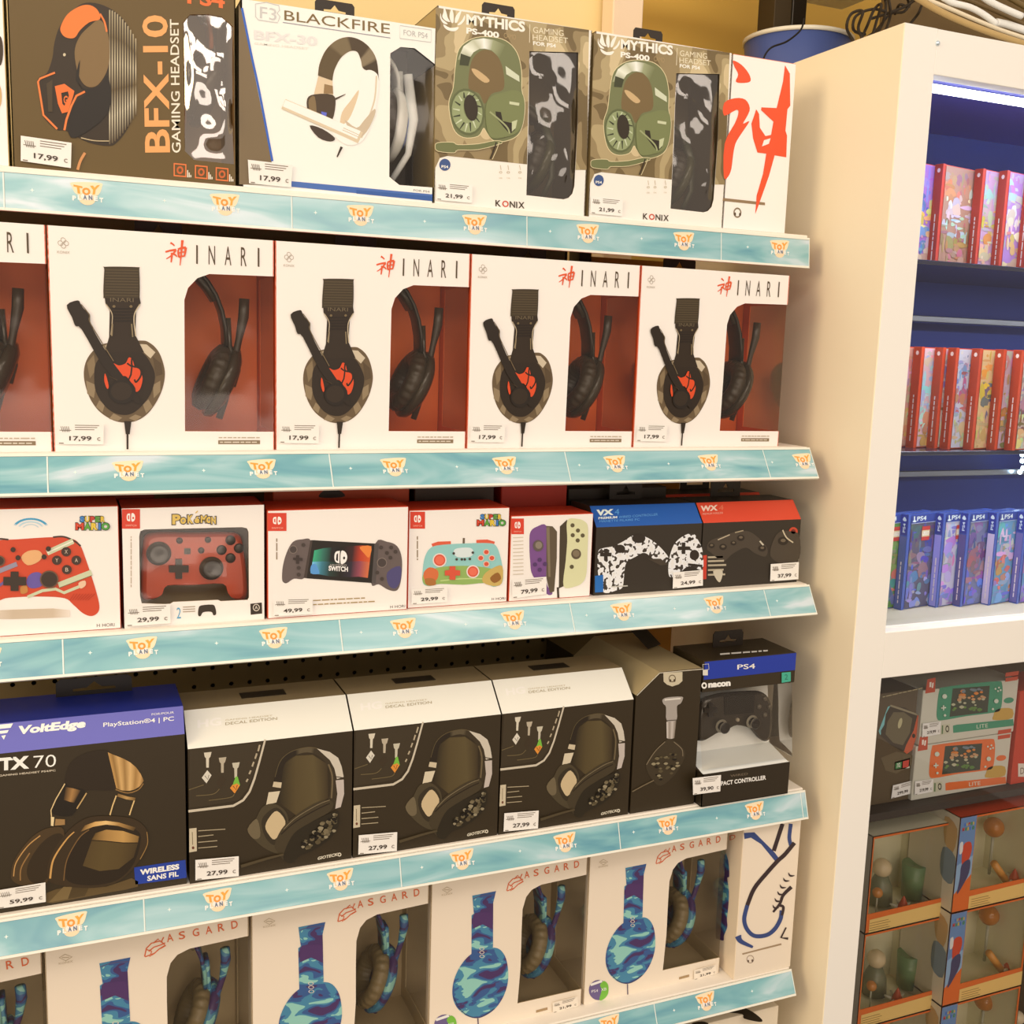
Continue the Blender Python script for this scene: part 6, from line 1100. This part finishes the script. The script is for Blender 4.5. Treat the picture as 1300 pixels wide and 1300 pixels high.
# ---- figure sets in windowed boxes
KF = (1080, 1010, 5.909); KG = (1070, 1150, 5.652)
def figure_box(x0, Y, z0, w, h, label, left=True):
    t = thing('figure_box', (x0 + w / 2, Y, z0), label, 'box', 'figure set boxes in the white cabinet'); d = .10; T = .001; bh = h * .2; lw = .034 if left else .003; OR = P(230, 108, 38); CI = P(240, 222, 178); x1 = x0 + w
    m = MB(); out = [(x0, z0), (x1, z0), (x1, z0 + h), (x0, z0 + h)]; win = [(x0 + lw, z0 + bh), (x1 - .004, z0 + bh), (x1 - .004, z0 + h - .004), (x0 + lw, z0 + h - .004)]
    plate(m, out, [win], Y, Y + T, OR, CI, OR); m.box((x0, Y, z0), (x0 + T, Y + d, z0 + h), CI, dict(l=P(226, 206, 170))); m.box((x1 - T, Y, z0), (x1, Y + d, z0 + h), CI); m.box((x0, Y, z0), (x1, Y + d, z0 + T), CI); m.box((x0, Y, z0 + h - T), (x1, Y + d, z0 + h), CI, dict(t=P(206, 70, 36) if left else CI)); m.box((x0, Y + d - T, z0), (x1, Y + d, z0 + h), CI)
    part(m, 'carton_body', 'print', t); film(t, x0 + lw - .002, x1 - .002, z0 + bh - .002, z0 + h - .002, Y + .0013)
    F_ = lambda: FArt((x0, Y, z0 + h), (1, 0, 0), (0, 0, -1), .0004); H = h * 1000
    A = F_(); A.poly((244, 196, 110), [(lw * 1000 if left else 7, H - bh * 700), (w * 1000 - 1, H - bh * 800), (w * 1000 - 1, H - 1), (lw * 1000 if left else 7, H - 1)]); A.build('cream_label', t)
    A = F_(); 
    for k in range(4): A.line((150, 110, 50), .9, [(lw * 1000 + 5, H - 4 - 4 * k), (lw * 1000 + 45 - 4 * (k % 2), H - 4 - 4 * k)])
    A.build('label_lettering', t)
    if left:
        A = F_(); A.poly((110, 140, 176), [(1, 1), (33, 1), (33, H * .60), (1, H * .8)]); A.poly((150, 176, 196), [(1, H * .5), (33, H * .42), (33, H * .62), (1, H * .8)]); A.build('blue_panel', t)
        A = F_(); A.k += .0002
        for i, (ch, c_) in enumerate((('S', (60, 110, 190)), ('U', (226, 186, 60)), ('P', (200, 60, 40)), ('E', (80, 150, 60)), ('R', (226, 186, 60)))): A.text(ch, c_, 8 + 4.4 * i, 15, 11.6 + 4.4 * i, 14.6, 5, .05)
        for i, (ch, c_) in enumerate((('M', (214, 66, 40)), ('A', (80, 150, 60)), ('R', (226, 186, 60)), ('I', (60, 110, 190)), ('O', (80, 150, 60)))): A.text(ch, c_, 5 + 5 * i, 23, 9.2 + 5 * i - (2.5 if ch == 'I' else 0), 22.6, 6, .05)
        A.build('title_lettering', t)
        A = F_(); A.k += .0002; A.spl((214, 72, 40), [(10, H * .3), (24, H * .27), (29, H * .36), (22, H * .5), (12, H * .52)], 3); A.spl((70, 66, 96), [(11, H * .5), (27, H * .46), (28, H * .6), (16, H * .74), (7, H * .8), (10, H * .64)], 3); A.spl((232, 222, 206), [(3, H * .27), (9, H * .26), (10, H * .36), (4, H * .38)], 3); A.build('abstract_shapes', t)
        A = FArt((x0, Y + d, z0 + h), (0, -1, 0), (0, 0, -1), .0004); A.spl((206, 160, 100), [(70, 10), (96, 20), (92, 60), (74, 50)], 3); A.spl((130, 140, 140), [(72, 60), (98, 66), (96, 110), (72, 104)], 3); A.build('side_picture', t)
    return t, (x0 + lw, x1 - .004, Y, z0 + bh * .2 + T, h)
def toy(kind, loc, s, label, col=(110, 140, 90)):
    t = thing('toy_' + kind, loc, label, 'toy', 'small toys inside the figure boxes'); o = Vector(loc)
    if kind == 'tub':
        part(MB().lathe([(0, 0), (s * .8, 0), (s * .95, s * 2.8), (s * .88, s * 2.8), (0, s * 2.6)], o, (0, 0, 1), P(*col), 20), 'tub', 'plastic', t)
    if kind == 'ball':
        part(MB().tube([o, o + Vector((0, 0, s * 4))], s * .15, P(190, 180, 150), 8), 'stick', 'plastic', t); part(MB().lathe([(s * math.sin(a), s * 5 - s * math.cos(a)) for a in [math.pi * i / 10 for i in range(11)]], o, (0, 0, 1), P(*col), 20), 'ball', 'gloss', t)
    if kind == 'flower':
        part(MB().lathe([(0, 0), (s, s * .2), (s * .7, s), (s * .3, s * 2), (0, s * 2.5)], o, (0, 0, 1), P(214, 84, 48), 16), 'cone', 'plastic', t)
        for k in range(6): a = k * math.pi / 3 + .3; part(MB().tube([o + Vector((math.cos(a) * s * .7, math.sin(a) * s * .7, s * .4)), o + Vector((math.cos(a) * s * 2, math.sin(a) * s * 2, s * .7))], [s * .35, s * .15], P(240, 226, 200), 6), 'petal', 'plastic', t)
    if kind == 'doll':
        part(MB().lathe([(0, 0), (s, 0), (s * .9, s * 1.4), (s * .5, s * 2.3), (0, s * 2.4)], o, (0, 0, 1), P(*col), 16), 'body', 'plastic', t); part(MB().lathe([(s * .75 * math.sin(a), s * 2.9 - s * .75 * math.cos(a)) for a in [math.pi * i / 8 for i in range(9)]], o, (0, 0, 1), P(226, 196, 150), 16), 'head', 'plastic', t)
    if kind == 'bar': part(MB().tube([o + Vector((.022, 0, s * .5)), o + Vector((-.012, 0, s * 7))], s, P(240, 160, 70), 10), 'rod', 'plastic', t)
    return t
fz = {}
Yc1, Yc2 = 1.172, 1.150; xr1 = atY(1203, 1100, Yc1).x; w1 = .155
xc = atY(1213.5, 1100, Yc2).x; zc0 = atY(1209.5, 1159, Yc2).z; zc1 = atY(1215.5, 1039, Yc2).z; hb = zc1 - zc0; za0 = atY(1201, 1162, Yc1).z
lab1 = ['uppermost figure set box beside the cabinet stile', 'middle figure set box beside the cabinet stile', 'lowest figure set box beside the cabinet stile']; lab2 = ['uppermost figure set box with a blue front strip', 'middle figure set box with a blue front strip', 'lowest figure set box with a blue front strip']
for k in range(3):
    z = za0 - k * (hb + .001); _, (a, b, y, zz, h) = figure_box(xr1 - w1, Yc1, z, w1, hb, lab1[k], False); n_ = lab1[k]
    if k == 0: xs_ = (1106, 1142, 1160, 1187)
    q = lambda px: atY(px, 1100 + 90 * k, Yc1 + .05).x
    toy('doll', (q(1126 - 5 * k), y + .06, zz), .020, 'pale peg doll in the ' + n_, (120, 120, 90)); toy('flower', (q(1136 - 5 * k), y + .025, zz), .010, 'red cone toy in the ' + n_); toy('tub', (q(1164 - 4 * k), y + .055, zz), .0205, 'green tub toy in the ' + n_, (110, 136, 88)); toy('ball', (q(1102 - 5 * k), y + .025, zz), .008, 'small brown ball in the ' + n_, (206, 130, 60)) if k < 2 else None
    z = zc0 - k * (hb + .001); _, (a, b, y, zz, h) = figure_box(xc, Yc2, z, .17, hb, lab2[k], True); n_ = lab2[k]
    q = lambda px: atY(px, 1090 + 90 * k, Yc2 + .05).x
    toy('ball', (q(1268 - 4 * k), y + .066, zz), .0165, 'brown ball on a stick in the ' + n_, (196, 120, 50)); toy('bar', (q(1256 - 4 * k), y + .03, zz), .006, 'leaning orange rod in the ' + n_); toy('flower', (q(1277 - 4 * k), y + .03, zz), .010, 'red and white flower toy in the ' + n_); toy('doll', (q(1302 - 4 * k), y + .05, zz), .016, 'green peg doll in the ' + n_, (70, 150, 110))
cpart((1.02, 1.14, zc0 - 3 * (hb + .001) - .02), (1.98, 1.438, zc0 - 2 * (hb + .001) - .001 - (0)), (62, 52, 44), 'dark_shelf') if False else None

# ================================================================ above the cabinet
KT = (920, 0, 3.421)
Yb = 1.66
a = atY(983, 20, Yb); b = atY(1004, 30, Yb); c_ = atY(1021, 38, Yb)
t = thing('wall_bracket', ((a.x + c_.x) / 2, Yb, a.z), 'dark bracket above the blue shade', 'bracket'); part(MB().bbox((a.x, Yb, atY(990, 38, Yb).z), (b.x, Yb + .05, a.z + .25), P(66, 50, 26), .001), 'bracket_cheek', 'paint', t); part(MB().bbox((b.x + .0003, Yb - .003, atY(990, 34, Yb).z), (c_.x, Yb + .05, a.z + .25), P(34, 26, 16), .001), 'bracket_arm', 'plastic', t)
rc = atY(1013, 55, 1.70); R0 = .098; zr = rc.z
t = thing('blue_shade', (rc.x, 1.70, zr - .12), 'round blue shade with a white rim behind the top of the white cabinet', 'shade')
MT['blueshade'] = bump(material('brushed_blue_card', .38, spec=.5), 20, .2)
part(MB().lathe([(R0 * .82, -.14), (R0 * .985, -.002), (R0 * .975, -.002), (R0 * .8, -.14)], (rc.x, 1.70, zr), (0, 0, 1), P(84, 98, 150), 48), 'shade_wall', 'blueshade', t)
part(MB().lathe([(R0 * .975, -.003), (R0 * 1.01, -.003), (R0 * 1.015, .004), (R0 * .97, .004), (R0 * .97, -.003)], (rc.x, 1.70, zr), (0, 0, 1), P(248, 232, 200), 48), 'rim', 'plastic', t); part(MB().lathe([(0, -.139), (R0 * .82, -.139)], (rc.x, 1.70, zr), (0, 0, 1), P(40, 60, 110), 32), 'base_disc', 'plastic', t)
def cable(pts, r, col, Y, label, name='cable', group='cables above the white cabinet', mat='rubber', jig=0):
    rr = random.Random(len(pts)); sp = spline(pts, False, 5); ps = [atY(KT[0] + x / KT[2], KT[1] + y / KT[2], Y + jig * math.sin(i * .7)) for i, (x, y) in enumerate(sp)]; o = MB().tube(ps, r, P(*col), 8)
    return tag(o.build(name, mat, None, org=ps[0]), label, 'cable', group)
cable([(345, 80), (330, 130), (270, 180), (205, 205), (175, 240), (165, 280)], .0016, (30, 24, 16), 1.58, 'thin black cable drooping in front of the blue shade', group=None)
# dark sheets added to stand for the unlit void behind the cables
q0 = atY(1110, 20, 1.46); t = thing('void_backdrop', (1.55, 1.45, 2.02), 'dark brown backdrop standing for the unlit void behind the cables', 'tray'); part(MB().box((q0.x + .02, 1.462, 2.0185), (2.0, 1.47, 2.5), P(104, 78, 40)), 'void_back', 'paint', t); part(MB().box((q0.x + .02, 1.40, 2.0185), (2.0, 1.462, 2.021), P(80, 60, 32)), 'void_floor', 'paint', t)
dkc = (46, 34, 18)
loops = [[(560, 180), (530, 120), (550, 60), (600, 50), (580, 120), (600, 170)], [(590, 175), (620, 110), (650, 40), (680, 20), (660, 90), (640, 160)], [(610, 150), (560, 130), (570, 70), (640, 40), (700, 50)], [(660, 150), (690, 90), (700, 20), (690, -20)], [(700, 130), (720, 60), (708, -20)], [(640, 80), (700, 60), (780, 30), (840, -10)], [(620, 160), (660, 130), (720, 60), (780, 50), (820, -10)], [(740, 60), (760, 20), (800, 30), (790, -20)], [(800, 110), (840, 60), (860, 20), (900, 10)]]
ll = ['leftmost looped black cable of the bundle', 'second looped black cable of the bundle', 'black cable curling low over the cabinet edge', 'black cable rising near the bundle middle', 'right hand rising black cable of the bundle', 'black cable slanting up to the right from the bundle', 'long black cable slanting below its twin', 'small black cable loop at the photo top', 'short black cable right of the bundle']
for k, l in enumerate(loops): cable(l, .0022, dkc, 1.36 + .01 * k, ll[k], jig=.006)
big = [([(820, -20), (900, 30), (1000, 80), (1150, 140), (1320, 196)], .0048, (196, 158, 96), 'thick tan cable running along the cabinet top'), ([(860, -10), (960, 30), (1100, 90), (1200, 130), (1320, 170)], .003, (246, 222, 180), 'cream cable above the thick tan one'), ([(950, -10), (990, 12), (1060, 30), (1120, 60), (1180, 104)], .0048, (252, 246, 230), 'white cable ending above the tan cables'), ([(1100, -30), (1150, 6), (1220, 40), (1290, 70)], .0052, (252, 246, 230), 'white cable nearest the top right corner'), ([(1180, 96), (1220, 104), (1270, 120), (1330, 140)], .006, (252, 244, 226), 'white cable piece at the right edge over the cabinet'), ([(1000, -20), (1080, 10), (1200, 60), (1330, 120)], .003, (110, 84, 44), 'brown cable between the white ones'), ([(1200, -30), (1270, 10), (1340, 50)], .0045, (120, 94, 50), 'brown cable in the very top right corner')]
for k, (l, r, c_, lb_) in enumerate(big): cable(l, r, c_, 1.30 + .018 * k, lb_, mat='plastic', group='thick cables above the white cabinet')
